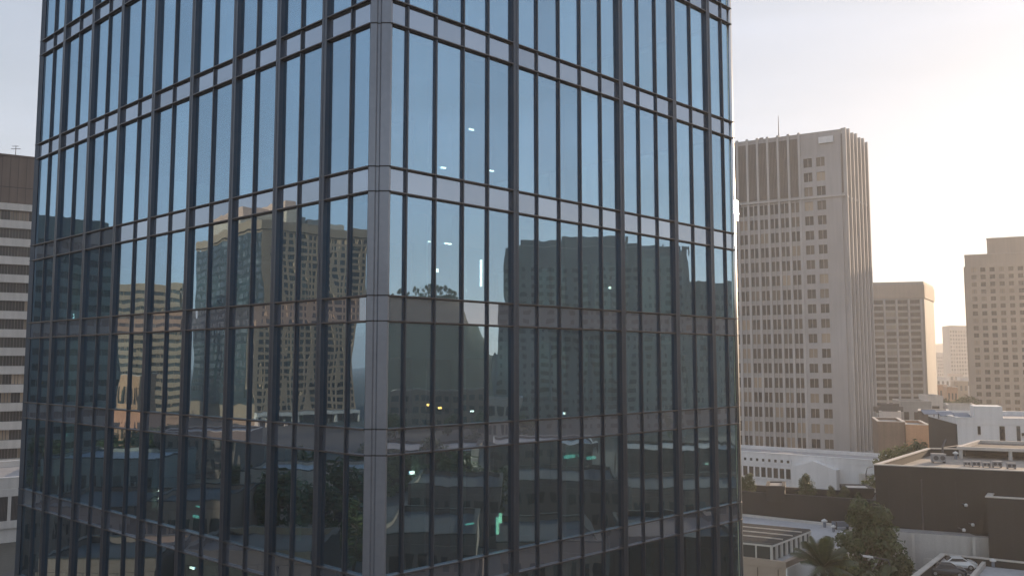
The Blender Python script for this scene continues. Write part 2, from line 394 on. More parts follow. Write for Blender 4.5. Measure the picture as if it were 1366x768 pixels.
# storey lines: (top of spandrel band, height of band), metres
bands = [(CAMZ+z, .77) for z in (-18.6, -14.5, -10.45, -6.25, -1.96, 2.03, 5.98, 11.25, 16.75, 22.2, 27.6)]
ZB, ZT = 0.0, CAMZ+33
zz = Vector((0,0,1))
def nrm_out(a, b, cen=Vector((-6, 40))):
    u = (b-a).normalized(); nn = Vector((u.y, -u.x))
    return nn if ((a+b)/2-cen).dot(nn) > 0 else -nn
rng = random.Random(4)
panes, spans = [], []
def glass_face(a, b, mull, own=True):
    """mull: sorted list of (distance from a, thick?) including both ends as plain distances"""
    u = (b-a).normalized(); nn = nrm_out(a, b); u3, n3 = Vector((*u,0)), Vector((*nn,0)); L = (b-a).length
    P = lambda s_, d, z: Vector((a.x+u.x*s_+nn.x*d, a.y+u.y*s_+nn.y*d, z))
    for s_, thick in mull:
        mb = MB()
        if thick:
            mb.obox(P(s_-.13,-.12,ZB), u3*.105, n3*.26, zz*(ZT-ZB)); mb.obox(P(s_+.025,-.12,ZB), u3*.105, n3*.26, zz*(ZT-ZB))
            mb.obox(P(s_-.03,-.1,ZB), u3*.06, n3*.23, zz*(ZT-ZB))
        else:
            mb.obox(P(s_-.052,-.10,ZB), u3*.104, n3*.165, zz*(ZT-ZB)); mb.obox(P(s_-.025,.06,ZB), u3*.05, n3*.03, zz*(ZT-ZB))
        mb.build('mullion', M['mullion'], gt)
    edges = [0]+[s_ for s_, t in mull]+[L]
    zs = [ZB+.3]+[v for zt, h in bands for v in (zt-h, zt)]+[ZT]
    for zt, h in bands:
        for z in (zt, zt-h):
            mb = MB(); mb.obox(P(-.05 if own else 0, -.05, z-.045), u3*(L+.17), n3*.115, zz*.062)
            mb.obox(P(-.03 if own else 0, .07, z-.018), u3*(L+.22), n3*.07, zz*.036); mb.build('transom', M['transom'], gt)
    for i in range(len(edges)-1):
        x0, x1 = edges[i]+.03, edges[i+1]-.03
        if x1-x0 < .1: continue
        for k in range(len(zs)-1):
            z0, z1 = zs[k]+.02, zs[k+1]-.02
            mb = MB(); ctr = P((x0+x1)/2, 0, (z0+z1)/2); sc = visible_score(ctr, (x1-x0)*(z1-z0), True)
            if not own: sc *= 1e-6
            if k % 2 == 1:      # spandrel
                mb.obox(P(x0,-.06,z0), u3*(x1-x0), n3*.07, zz*(z1-z0)); spans.append((sc, mb))
            else:
                tl, tv = rng.uniform(-1,1)*.0022*(x1-x0), rng.uniform(-1,1)*.0016*(z1-z0)*.5
                f = [P(x0,-tl-tv,z0), P(x1,tl-tv,z0), P(x1,tl+tv,z1), P(x0,-tl+tv,z1)]
                bk = [v-n3*.024 for v in f]
                mb.add(f+bk, [(0,1,2,3),(7,6,5,4),(0,4,5,1),(1,5,6,2),(2,6,7,3),(3,7,4,0)]); panes.append((sc, mb))
right_px = [(538,0),(577.5,0),(615,0),(649,0),(685,1),(716,0),(746,0),(775,0),(803,0),(829,1),(855,0),(879,0),(902,1),(927,0),(950,1),(970,0)]
left_px = [(464,0),(429,1),(395,0),(366,1),(334,0),(306,1),(276,0),(248,1),(221,0),(196,1),(174,0),(149.5,1),(129,0),(109,1),(89,0),(70,1),(54,0)]
glass_face(A, B_, [((line_hit(p, A, B_)-A).length, t) for p, t in right_px])
glass_face(AL, LE, [((line_hit(p, AL, LE)-AL).length, t) for p, t in left_px])
def even(a, b):
    n = int((b-a).length/1.3); return [((b-a).length*i/n, i % 3 == 0) for i in range(1, n)]
glass_face(B_, BK, even(B_, BK), False); glass_face(LE, BK, even(LE, BK), False)
for lst, nm, mt in ((panes, 'window_pane', 'glass'), (spans, 'spandrel_panel', 'spandrel')):
    lst.sort(key=lambda t: -t[0])
    for sc, mb in lst[:100]: mb.build(nm, M[mt], gt)
    mb = MB()
    for sc, q in lst[100:]: mb.merge(q)
    mb.build(nm, M[mt], gt, recalc=False)['kind'] = 'stuff'
# corner column (folded cladding with a groove), joints at the storey lines
nl, nr = nrm_out(AL, LE), nrm_out(A, B_)
def corner_poly(k=1.0):
    ul, ur = (LE-AL).normalized(), (B_-A).normalized()
    mid = (A+AL)/2
    return [AL+ul*.02-nl*.15, AL+ul*.02+nl*.06*k, AL+nl*.10*k-ul*.06, mid+Vector((-.13,-.125*k)), mid+Vector((-.09,-.08*k)), mid+Vector((-.02,-.075*k)), mid+Vector((.03,-.125*k)), A+nr*.10*k-ur*.08, A+nr*.09*k-ur*.02, A+ur*.02+nr*.05*k, A+ur*.02-nr*.15, Vector((mid.x, mid.y+.5))]
mb = MB(); mb.prism(corner_poly(), ZB, ZT); mb.build('corner_column', M['cornermetal'], gt)
for zt, h in bands:
    for z in (zt, zt-h):
        mb = MB(); mb.prism(corner_poly(1.06), z-.02, z+.02); mb.build('joint_trim', M['joint'], gt)
# edge posts
mb = MB(); e = B_+(B_-A).normalized()*.10+nr*.02; mb.tube([(e.x,e.y,ZB),(e.x,e.y,ZT)], [.09,.09], 48); mb.build('edge_post', M['polished'], gt, smooth=True)
fd = Vector((math.sin(R(29.6)), math.cos(R(29.6)))); fq = Vector((fd.y, -fd.x)); fp = B_+(B_-A).normalized()*.13+nr*.04
gz = at_y(968, 279, fp.y).z  # short bright plate added here, turned to mirror the sun as a glint
for z0_, z1_, ln, mt, nm in ((ZB+.4, gz-.45, .16, 'mullion', 'edge_fin'), (gz-.45, gz+.45, .62, 'satin', 'added_glint_plate'), (gz+.45, ZT, .16, 'mullion', 'edge_fin')):
    mb = MB(); mb.obox((fp.x,fp.y,z0_), (fd.x*ln,fd.y*ln,0), (fq.x*.05,fq.y*.05,0), (0,0,z1_-z0_)); mb.build(nm, M[mt], gt)
mb = MB(); e = LE+(LE-AL).normalized()*.02; mb.obox((e.x-.12,e.y-.12,ZB), (.22,0,0), (0,.24,0), (0,0,ZT-ZB)); mb.build('edge_post', M['mullion'], gt)
# slabs, core, interior columns, roof
AMID = (A+AL)/2
inner = offset([AMID, B_, BK, LE], .22)
for i, (zt, h) in enumerate(bands):
    mb = MB(); mb.prism(inner, zt-h+.05, zt-.12); mb.build('floor_slab', M['slab'], gt)
    mb = MB(); mb.prism(offset([AMID, B_, BK, LE], .5), zt-h-.1, zt-h+.045); mb.build('ceiling_panel', M['ceiling'], gt)
mb = MB(); mb.prism(offset([AMID, B_, BK, LE], 7.5), ZB, ZT); mb.build('core_wall', M['core'], gt)
mb = MB(); mb.prism(offset([A, B_, BK, LE, AL], .05), ZT, ZT+.5); mb.build('roof', M['roof'], gt)
mb = MB(); mb.prism(offset([A, B_, BK, LE, AL], -.25), ZB+.002, .32); mb.build('plinth', M['concrete'], gt)
def inside(face, px, depth):
    a, b = (A, B_) if face == 'r' else (AL, LE)
    nn = nrm_out(a, b); return line_hit(px, a-nn*depth, b-nn*depth)
for face, px, d, w in (('r',560,2.2,.45),('r',612,1.6,.5),('r',700,2.0,.5),('r',762,1.6,.45),('r',846,1.4,.5),('r',920,1.4,.5),('r',962,.8,.42),
                       ('l',300,2.0,.5),('l',395,1.8,.5),('l',205,1.8,.5),('l',120,1.6,.5)):
    c = inside(face, px, d); mb = MB(); mb.box(c.x-w/2, c.x+w/2, c.y-w/2, c.y+w/2, ZB+.3, ZT); mb.build('interior_column', M['incol'], gt)
# roller blinds behind some panes
def blind(face, px0, px1, band_i, drop):
    a, b = inside(face, px0, .45), inside(face, px1, .45); zt = bands[band_i][0]-bands[band_i][1]-.1
    mb = MB(); u = (b-a); nn = Vector((u.y,-u.x)).normalized()
    mb.obox((a.x,a.y,zt-drop), (u.x,u.y,0), (nn.x*.03,nn.y*.03,0), (0,0,drop)); mb.build('roller_blind', M['blind'], gt)
for args in (('r',520,540,5,1.0),('r',542,576,5,1.0),('r',580,612,5,1.05),('r',618,646,5,1.0),('r',832,853,5,.9),('r',687,714,5,.7),('r',906,925,5,.8),('r',953,968,5,2.6),('r',953,968,4,2.4),('r',953,968,6,2.6),('r',953,968,3,2.4),
             ('r',542,576,7,1.1),('r',580,612,7,1.8),('r',618,646,7,.8),('l',206,219,5,1.2),('l',310,332,6,1.2),('l',255,274,4,1.4),('l',180,194,4,2.2)):
    blind(*args)
# lights inside, plus reflected glints built as glowing bars; orange ones for street lamps
def lamp(px, py, face, depth, w, h, mat, ang=0):
    a, b = (A, B_) if face == 'r' else (AL, LE); c = inside(face, px, depth)
    p = at_y(px, py, c.y); nn = nrm_out(a, b); u = (b-a).normalized()
    mb = MB(); mb.obox((p.x-u.x*w/2, p.y-u.y*w/2, p.z), (u.x*w,u.y*w,ang), (nn.x*.06,nn.y*.06,0), (0,0,h)); mb.build('light_and_glint', mat, gt)
for q in ((628,174,'r',3,.22,.05,'lamp'),(591,225,'r',3,.20,.05,'lamp'),(655,229,'r',3,.2,.05,'lamp'),(597,326,'r',3,.3,.05,'lamp'),(582,363,'r',3,.13,.12,'lamp'),(573,323,'r',3,.3,.03,'lamp'),
          (619,388,'r',3,.2,.04,'lamp'),(549,632,'r',2,.16,.10,'lamp'),(764,610,'r',1.4,1.0,.12,'lampteal'),(788,612,'r',1.4,.5,.11,'lampteal'),(663,712,'r',1.8,.10,.6,'lampgreen'),(667,697,'r',1.8,.10,.35,'lampgreen'),
          (759,532,'r',2.6,.07,.8,'lampgreen'),(755,552,'r',2.6,.3,.07,'lamp'),(944,619,'r',1.6,.5,.08,'lamp'),(966,621,'r',1.4,.5,.05,'lamp'),(757,342,'r',3,.14,.10,'lamp'),(760,366,'r',3,.1,.08,'lamp'),(813,385,'r',3,.1,.08,'lamp'),(626,699,'r',2.2,.35,.05,'lampteal'),
          (641,382,'r',2.5,.05,1.0,'lamp'),(586,545,'r',3,.12,.07,'lamporange'),(570,541,'r',3,.08,.07,'lamporange'),(629,549,'r',3,.14,.05,'lamp'),(693,544,'r',3,.07,.07,'lamporange'),
          (262,690,'l',1.5,.4,.10,'lampteal'),(266,676,'l',1.5,.4,.05,'lampteal'),(258,700,'l',1.5,.12,.12,'lamp'),(213,655,'l',2,.07,.06,'lamp'),(213,665,'l',2,.07,.06,'lamp'),(213,675,'l',2,.07,.06,'lamp'),(257,758,'l',2,.3,.08,'lamp')):
    lamp(*q[:6], M[q[6]])

# ------------------------------------------------------------ towers seen directly
# ribbed concrete tower
c0, c1, c2 = fx(1131, 205), fx(970, 219.5), fx(1162, 219.5)
c1 = c0+(c1-c0)*1.35
c3 = c1+(c2-c0)
top = at_y(1117, 174, 206).z
T = Building('concrete_tower', 'tall ribbed grey concrete tower beside the glass tower with a thin mast', 'tower', [c1, c0, c2, c3], top-1.2, M['concrete'], parapet=1.1, copem=M['concrete_pale'])
ledge = at_y(1121, 262, 205).z
u = (c0-c1).normalized(); Lf = (c0-c1).length
wide = Lf-9.7                               # ribbed part length from c1
pm = c1+u*wide
nfl = 17; z_low = 4.0
NB = max(6, round((wide-1.2)/2.65))
T.facade(c1, pm, z_low, ledge, NB, nfl, wr=.76, hr=.70, pier=.30, band=.18, ml=1.2, split=2, wmat=M['winwarm'])
T.facade(pm, c0, z_low, ledge+3*(ledge-z_low)/nfl, 2, nfl+3, wr=.66, hr=.62, pier=.42, band=.40, ml=.5, mr=3.2, split=2, wmat=M['winwarm'])
T.facade(c0, c2, z_low, ledge, 6, nfl, wr=.5, hr=.6, pier=.9, band=.2, ml=.7, mr=.3, wmat=M['winwarm'])
uu = (c2-c0).normalized()
def ribs(mb):
    nf = nrm_out(c1, c0, T.cen); cw = (wide-1.2)/NB
    for i in range(NB+1):
        s_ = 1.2+cw*i; p = c1+u*(s_-.28)
        mb.obox((p.x,p.y,0.0), (u.x*.56,u.y*.56,0), (nf.x*.62,nf.y*.62,0), (0,0,top+.3))
    for i in range(NB):
        p = c1+u*(1.2+cw*(i+.5)-.11); mb.obox((p.x,p.y,z_low), (u.x*.22,u.y*.22,0), (nf.x*.42,nf.y*.42,0), (0,0,ledge-z_low))
    nf2 = nrm_out(c0, c2, T.cen); L2 = (c2-c0).length
    for i in range(7):
        s_ = .5+(L2-1.0)/6*i; p = c0+uu*(s_-.3)
        mb.obox((p.x,p.y,0.0), (uu.x*.6,uu.y*.6,0), (nf2.x*1.2,nf2.y*1.2,0), (0,0,top+(.7 if i % 2 else .3)))
part(T, 'rib', M['concrete_pale'], ribs)['label'] = 'pale vertical concrete ribs'
def louv(mb):
    nf = nrm_out(c1, c0, T.cen); cw = (wide-1.2)/NB
    for i in range(NB):
        for k in range(5):
            p = c1+u*(1.2+cw*i+.4+k*(cw-.7)/5)
            mb.obox((p.x,p.y,ledge+1.2), (u.x*.2,u.y*.2,0), (nf.x*.4,nf.y*.5,0), (0,0,top-ledge-2.4))
part(T, 'louvre', M['concrete_dark'], louv)
def crownback(mb):
    nf = nrm_out(c1, c0, T.cen); p = c1+u*1.2; mb.obox((p.x,p.y,ledge+.9), (u.x*(wide-1.3),u.y*(wide-1.3),0), (nf.x*.22,nf.y*.22,0), (0,0,top-ledge-2))
    nf2 = nrm_out(c0, c2, T.cen); L2 = (c2-c0).length-.3; mb.obox((c0.x+uu.x*.1,c0.y+uu.y*.1,ledge+.9), (uu.x*L2,uu.y*L2,0), (nf2.x*.4,nf2.y*.4,0), (0,0,top-ledge-2))
part(T, 'crown_panel', M['concrete_dark'], crownback)
def ledgef(mb): mb.ring(offset([c1,c0,c2,c3], -.78), offset([c1,c0,c2,c3], .1), ledge, ledge+.45)
part(T, 'ledge', M['concrete_pale'], ledgef)
def basef(mb): mb.ring(offset([c1,c0,c2,c3], -1.25), offset([c1,c0,c2,c3], .1), 0, 3.6)
part(T, 'base_course', M['concrete_pale'], basef)
def roofopen(mb):
    nf = nrm_out(c1, c0, T.cen); p = c0-u*5.0; z = top-3.0
    mb.obox((p.x,p.y,z), (u.x*3.4,u.y*3.4,0), (nf.x*.47,nf.y*.47,0), (0,0,1.6))
part(T, 'vent_panel', M['white'], roofopen)
T.done(fm=M['concrete'])
mast = at_y(1044, 185, 212); pt = at_y(1044, 150, 212)
mb = MB(); mb.tube([(mast.x,mast.y+3,top-1.2),(mast.x,mast.y+3,pt.z)], [.16,.06], 8); mb.tube([(mast.x,mast.y+3,top-1.2),(mast.x,mast.y+3,top-.2)], [.5,.3], 8)
tag(mb.build('mast', M['frame']), 'thin mast on the roof of the ribbed concrete tower', 'mast')
for px, w, h in ((1001,2.0,2.3),(1015,.7,3.2),(1029,2.8,2.2)):
    p = at_y(px, 190, 222); pz = top-1.2; c = MB(); c.box(-w/2,w/2,-1,1,0,h); c.box(-w/2-.08,w/2+.08,-1.08,1.08,h+.002,h+.15)
    o = c.build('roof_box', M['concrete_dark'], off=(0,0,0)); o.location = (p.x, p.y, pz)
    tag(o, {1001:'squat dark plant box at the left end of the ribbed tower roof', 1015:'narrow dark flue on the roof of the ribbed concrete tower', 1029:'wide dark plant box near the mast on the ribbed tower roof'}[px], 'roof box')

# pale grey slab tower farther back
q0, q1, q2 = fx(1236, 330), fx(1150, 336), fx(1249, 352)
q3 = q1+(q2-q0); zt = at_y(1232, 375, 330).z
S2 = Building('slab_tower', 'pale grey slab tower with a warm band at its top, behind the ribbed tower', 'tower', [q1, q0, q2, q3], zt-.9, M['greywall'], parapet=.7)
zl = zt-6.6
S2.facade(q1, q0, 3, zl, 5, 19, wr=.82, hr=.62, pier=.55, band=.3, split=2, mr=1.2)
def blk(mb):
    mb.ring(offset([q1,q0,q2,q3], -.35), offset([q1,q0,q2,q3], .2), zl+.2, zt-1.2)
part(S2, 'top_band', M['tanwall'], blk)
def cols(mb):
    u = (q0-q1).normalized(); nf = nrm_out(q1, q0, S2.cen); L = (q0-q1).length
    for i in range(6):
        p = q1+u*((L-1.2)/5*i-.2); mb.obox((p.x,p.y,0), (u.x*.55,u.y*.55,0), (nf.x*.95,nf.y*.95,0), (0,0,zl))
part(S2, 'pier', M['concrete_pale'], cols)
S2.done()

# tan tower at the right edge
r0, r1 = fx(1293, 300), fx(1400, 290)
r3 = r0+Vector((16, 26)); r2 = r1+Vector((16, 26)); zt = at_y(1288, 340, 300).z
S3 = Building('stone_tower', 'tan stone tower with a stepped top at the right edge', 'tower', [r0, r1, r2, r3], zt-.7, M['tanwall'], parapet=.6)
S3.facade(r0, r1, 3.0, zt-4.2, 8, 22, wr=.56, hr=.58, pier=.42, band=.38, ml=1.2, split=2, wmat=M['winwarm'])
S3.facade(r0, r3, 3.0, zt-4.2, 7, 22, wr=.5, hr=.58, pier=.42, band=.38, wmat=M['winwarm'])
a = r0+(r1-r0)*.29; zp = at_y(1326, 320, 300).z
pq = [a+Vector((.6,.8)), r1+Vector((-.4,.8)), r2+Vector((-1,-1)), a+Vector((15,25))]
def pent(mb): mb.prism(pq, zt-.6, zp)
part(S3, 'penthouse', M['tanwall'], pent)
def pentc(mb): mb.ring(offset(pq,-.15), offset(pq,.3), zp+.003, zp+.3)
part(S3, 'coping', M['coping'], pentc)
S3.done()

# far hazy towers
def far_tower(px0, px1, ytop, Y, label, mat, nc, depth=25, group=None):
    a, b = fx(px0, Y), fx(px1, Y*1.01); z = at_y((px0+px1)/2, ytop, Y).z
    t = Building('far_tower', label, 'tower', [a, b, b+Vector((6,depth)), a+Vector((6,depth))], z-.8, mat, parapet=.7, group=group)
    t.facade(a, b, 3, z-4, nc, int((z-7)/3.4), wr=.6, hr=.55)
    t.done(cap=100); return t
far_tower(1268, 1300, 434, 800, 'distant hazy tower between the slab tower and the stone tower', M['greywall'], 9)
far_tower(1250, 1270, 470, 950, 'low distant hazy block just left of the distant hazy tower', M['greywall'], 8)

# banded apartment block at the left edge
a0, a1 = fx(-75, 150), fx(90, 160)
a2, a3 = a1+Vector((-4, 18)), a0+Vector((-4, 18)); zt = at_y(20, 270, 153).z; ztop = at_y(20, 203, 153).z
AP = Building('apartment_block', 'banded white apartment block with ribbon windows at the left edge', 'apartment block', [a0, a1, a2, a3], zt, M['offwhite'], parapet=0)
AP.facade(a0, a1, 4.6, zt, 13, 15, wr=.985, hr=.56, pier=.1, band=.95, split=3, wmat=M['winwarm'], voff=.15)
pq = offset([a0,a1,a2,a3], .5)
def pent(mb): mb.prism(pq, zt+.002, ztop-.3)
part(AP, 'penthouse', M['darkbrown'], pent)
def ribsx(mb):
    u = (a1-a0).normalized(); nf = nrm_out(a0, a1, AP.cen); L = (pq[1]-pq[0]).length
    for i in range(15):
        p = pq[0]+u*(L/14*i); mb.obox((p.x,p.y,zt+.01), (u.x*.08,u.y*.08,0), (nf.x*.06,nf.y*.06,0), (0,0,ztop-zt-.4))
    p = pq[0]; mb.obox((p.x,p.y,zt+(ztop-zt)*.34), (u.x*L,u.y*L,0), (nf.x*.05,nf.y*.05,0), (0,0,.12))
part(AP, 'panel_joint', M['joint'], ribsx)
def pcop(mb): mb.ring(offset(pq,-.2), offset(pq,.3), ztop-.297, ztop)
part(AP, 'coping', M['darkbrown'], pcop)
AP.done()
p = at_y(4, 196, 153)
mb = MB(); mb.tube([(p.x,p.y+4,ztop-.3),(p.x,p.y+4,ztop+2.2)], [.07,.05], 8); mb.tube([(p.x-.9,p.y+4,ztop+1.6),(p.x+.9,p.y+4,ztop+1.6)], [.05,.05], 6); mb.tube([(p.x-.7,p.y+4,ztop+2.1),(p.x+.5,p.y+4,ztop+2.1)], [.05,.05], 6)
tag(mb.build('aerial', M['frame']), 'small aerial on the brown penthouse of the apartment block', 'aerial')
# podium under it
b0, b1 = fx(-75, 118), fx(52, 125); zpod = at_y(10, 650, 120).z
PD = Building('podium_building', 'low grey podium with a dark barred window in front of the apartment block', 'building', [b0, b1, b1+Vector((-8,24)), b0+Vector((-8,24))], zpod, M['offwhite'], roofm=M['roof'], parapet=.9, copem=M['white'])
zs_ = at_y(10, 700, 120).z
PD.facade(b0, b1, zs_-1.0, zpod-.6, 4, 1, wr=.86, hr=.62, pier=.3, band=.34, split=14, wmat=M['windark'], wname='window')
PD.done()

# ------------------------------------------------------------ low buildings bottom right
def lowb(name, label, pts, z1, wall, roofm=None, parapet=.7, cat='building', cope=None, **kw):
    return Building(name, label, cat, pts, z1, wall, roofm=roofm, parapet=parapet, copem=cope, **kw)
# white long house at the tower's foot
w0, w1 = fx(975, 158), fx(1168, 142); w0 = w0-(w1-w0)*.15
zt = at_y(1010, 606, 156).z+.5
wu = (w1-w0).normalized(); wn_ = Vector((-wu.y, wu.x))
W = lowb('white_building', 'long white two storey building at the foot of the ribbed concrete tower', [w0, w1, w1+wn_*11, w0+wn_*11], zt-.5, M['white'], M['roof'], .45, cope=M['white'])
wm_ = w0+(w1-w0)*.50
W.facade(w0, wm_, zt-4.6, zt-2.2, 13, 1, wr=.74, hr=.74, pier=.14, band=.12, wmat=M['windark'])
W.facade(w0, wm_, zt-1.9, zt-.7, 13, 1, wr=.42, hr=.45, pier=.12, band=.10, wmat=M['windark'])
def gable(mb):
    a, b = w0+(w1-w0)*.52, w0+(w1-w0)*.78; m_ = (a+b)/2; nf = -wn_
    z0, z1 = 0.0, zt-1.2
    for d0, d1 in ((0, 1.6),):
        fr = [(p.x+nf.x*d1, p.y+nf.y*d1, z) for p, z in ((a,z0),(b,z0),(b,z1-.7),(m_,z1+.55),(a,z1-.7))]
        bkk = [(p.x-nf.x*.1, p.y-nf.y*.1, z) for p, z in ((a,z0),(b,z0),(b,z1-.7),(m_,z1+.55),(a,z1-.7))]
        mb.add(fr+bkk, [(0,1,2,3,4),(9,8,7,6,5)]+[(i,(i+1)%5,5+(i+1)%5,5+i) for i in range(5)])
part(W, 'gable_wing', M['white'], gable)
def ann(mb):
    a, b = w0+(w1-w0)*.90, w1; nf = -wn_
    mb.obox((a.x+nf.x*.0,a.y,0), (b.x-a.x,b.y-a.y,0), (nf.x*1.2,nf.y*1.2,0), (0,0,zt-2.2))
part(W, 'annex', M['offwhite'], ann)
W.done(fm=M['frame_white'])

# dark planted-roof building
zp = 8.9
d0 = at_z(960, 654, zp).xy; d1 = at_z(1168, 668, zp).xy
du = (d1-d0).normalized(); dn = Vector((-du.y, du.x))
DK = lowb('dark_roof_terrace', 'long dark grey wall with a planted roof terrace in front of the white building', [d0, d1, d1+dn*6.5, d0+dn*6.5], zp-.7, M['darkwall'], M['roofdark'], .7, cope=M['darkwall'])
DK.done()
# stair hood with lit top on that terrace
sA, sB = at_z(1022, 650, 9.8).xy, at_z(1050, 644, 9.8).xy
mb = MB(); q = [sA, sA+Vector((3.2,.2)), sB+Vector((1.6,0)), sB+Vector((-1,0))]; 
SH = Building('stair_hood', 'low dark stair hood with a bright sunlit edge on the planted terrace', 'stair hood', [sA, sA+Vector((2.2,-.2)), sA+Vector((3.6,4)), sA+Vector((1.4,4.2))], 9.9, M['darkwall'], M['roofwarm'], .12, z0=zp-.7); SH.done()
hA = at_z(1128, 655, 9.4).xy
SH2 = Building('roof_hut', 'small pale roofed hut at the right end of the planted terrace', 'hut', [hA, hA+Vector((3.2,-.6)), hA+Vector((3.9,3)), hA+Vector((.7,3.6))], 9.7, M['darkwall'], M['coping'], .12, z0=zp-.7); SH2.done()

# pale lower terrace in front
t0, t1 = at_z(960, 684, 6.0).xy, at_z(1172, 707, 6.0).xy
tu = (t1-t0).normalized(); tn = Vector((tu.y, -tu.x))
LT = lowb('pale_terrace', 'flat pale grey terrace roof between the dark wall and the skylight', [t0+tn*15, t1+tn*13+tu*12, t1+tu*12+Vector((0,-.05)), t0+Vector((0,-.05))], 6.0, M['offwhite'], M['terrace'], .25, cope=M['white'])
LT.done(fm=M['concrete'])
# beige building carrying a long skylight
zb = 8.6
k0 = at_z(1048, 752, zb).xy; kl = at_z(960, 742, zb).xy; kr = at_z(1092, 733, zb).xy
kl = k0+(kl-k0).normalized()*16; kb = k0+(kr-k0).normalized()*9.0
BG = lowb('beige_building', 'beige panelled building with white side wall carrying the long dark skylight', [kl, k0, kb, kl+(kb-k0)], zb, M['beige'], M['terrace'], .18, cope=M['white'])
def sidew(mb):
    v = (kb-k0); n_ = nrm_out(k0, kb, BG.cen); mb.obox((k0.x+n_.x*.003,k0.y,0), (v.x,v.y,0), (n_.x*.12,n_.y*.12,0), (0,0,zb-.3))
part(BG, 'side_wall', M['white'], sidew)
def bjoint(mb):
    v = (k0-kl); L = v.length; v = v.normalized(); n_ = nrm_out(kl, k0, BG.cen)
    for i in range(10):
        p = kl+v*(L/9.5*i+.2); mb.obox((p.x,p.y,0), (v.x*.06,v.y*.06,0), (n_.x*.05,n_.y*.05,0), (0,0,zb-.5))
part(BG, 'panel_joint', M['darkbrown'], bjoint)
BG.done()
# skylight
sk0, skl, skr = k0+(kl-k0).normalized()*1.2+(kb-k0).normalized()*.4, kl+(kb-k0).normalized()*.4, None
skb = sk0+(kb-k0).normalized()*8.2; sklb = skl+(kb-k0).normalized()*8.2
SK = empty('skylight', (sk0.x, sk0.y, zb+.02), 'long dark louvred skylight with white glazing bars on the beige building', 'skylight')
hsk = 1.3
mb = MB(); mb.prism([skl, sk0, skb, sklb], zb+hsk, zb+hsk+.14); mb.build('louvre_roof', M['louvre'], SK)
mb = MB()
for i in range(1, 24):
    f = i/24; a, b = skl+(sklb-skl)*f, sk0+(skb-sk0)*f
    big = i % 6 == 0; w = .11 if big else .04; v = (skb-sk0).normalized()*w
    if big: mb.obox((a.x,a.y,zb+hsk+.142), (b.x-a.x,b.y-a.y,0), (v.x,v.y,0), (0,0,.10))
mb.build('roof_bar', M['coping'], SK)
mb = MB()
for i in range(1, 40):
    if i % 10 == 0: continue
    f = i/40; a, b = skl+(sklb-skl)*f, sk0+(skb-sk0)*f; v = (skb-sk0).normalized()*.07
    mb.obox((a.x,a.y,zb+hsk+.142), (b.x-a.x,b.y-a.y,0), (v.x,v.y,0), (0,0,.05))
mb.build('louvre', M['roofdark'], SK)['kind'] = 'stuff'
mb = MB(); mb.prism(offset([skl, sk0, skb, sklb], .14), zb+.02, zb+hsk); mb.build('glazing', M['windark'], SK)
mb = MB(); mb.ring(offset([skl, sk0, skb, sklb], -.06), offset([skl, sk0, skb, sklb], .2), zb+hsk-.12, zb+hsk+.02); mb.build('eaves_frame', M['offwhite'], SK)
for i in range(9):
    p = sk0+(skb-sk0)*(i/8); v = (skb-sk0).normalized(); mb = MB(); mb.obox((p.x-v.x*.08,p.y-v.y*.08,zb+.02), (v.x*.16,v.y*.16,0), (-.16,.02,0), (0,0,hsk)); mb.build('glazing_bar', M['offwhite'], SK)
for i in range(1, 12):
    p = sk0+(skl-sk0)*(i/11); v = (skl-sk0).normalized(); mb = MB(); mb.obox((p.x-v.x*.05,p.y-v.y*.05,zb+.02), (v.x*.1,v.y*.1,0), (0,.16,0), (0,0,hsk)); mb.build('glazing_bar', M['offwhite'], SK)

# big dark building
zd_ = 6.2; zc = 12.0
zr = 14.0
e0 = at_z(1167, 622, zr+.6).xy; e1 = at_z(1366, 631, zr+.6).xy; e3 = at_z(1238, 600, zr+.6).xy
e1 = e0+(e1-e0).normalized()*34; e2 = e3+Vector((32, -6))
z_und = at_y(1169, 702, e0.y).z
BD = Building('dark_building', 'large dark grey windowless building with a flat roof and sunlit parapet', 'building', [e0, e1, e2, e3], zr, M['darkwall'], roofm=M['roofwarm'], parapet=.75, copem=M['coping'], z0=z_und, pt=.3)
def dp(mb):
    v = (e1-e0).normalized(); n_ = nrm_out(e0, e1, BD.cen)
    for d in (4.2, 13.5):
        p = e0+v*d+n_*.12; mb.tube([(p.x,p.y,z_und+.02),(p.x,p.y,zr-.4)], [.07,.07], 8)
part(BD, 'downpipe', M['frame'], dp)
def jn(mb):
    v = (e1-e0).normalized(); n_ = nrm_out(e0, e1, BD.cen)
    for k in range(9):
        p = e0+v*(1.2+k*3.0); mb.obox((p.x,p.y,z_und+.02), (v.x*.03,v.y*.03,0), (n_.x*.012,n_.y*.012,0), (0,0,zr-z_und-.4))
part(BD, 'cladding_joint', M['joint'], jn)
BD.done()
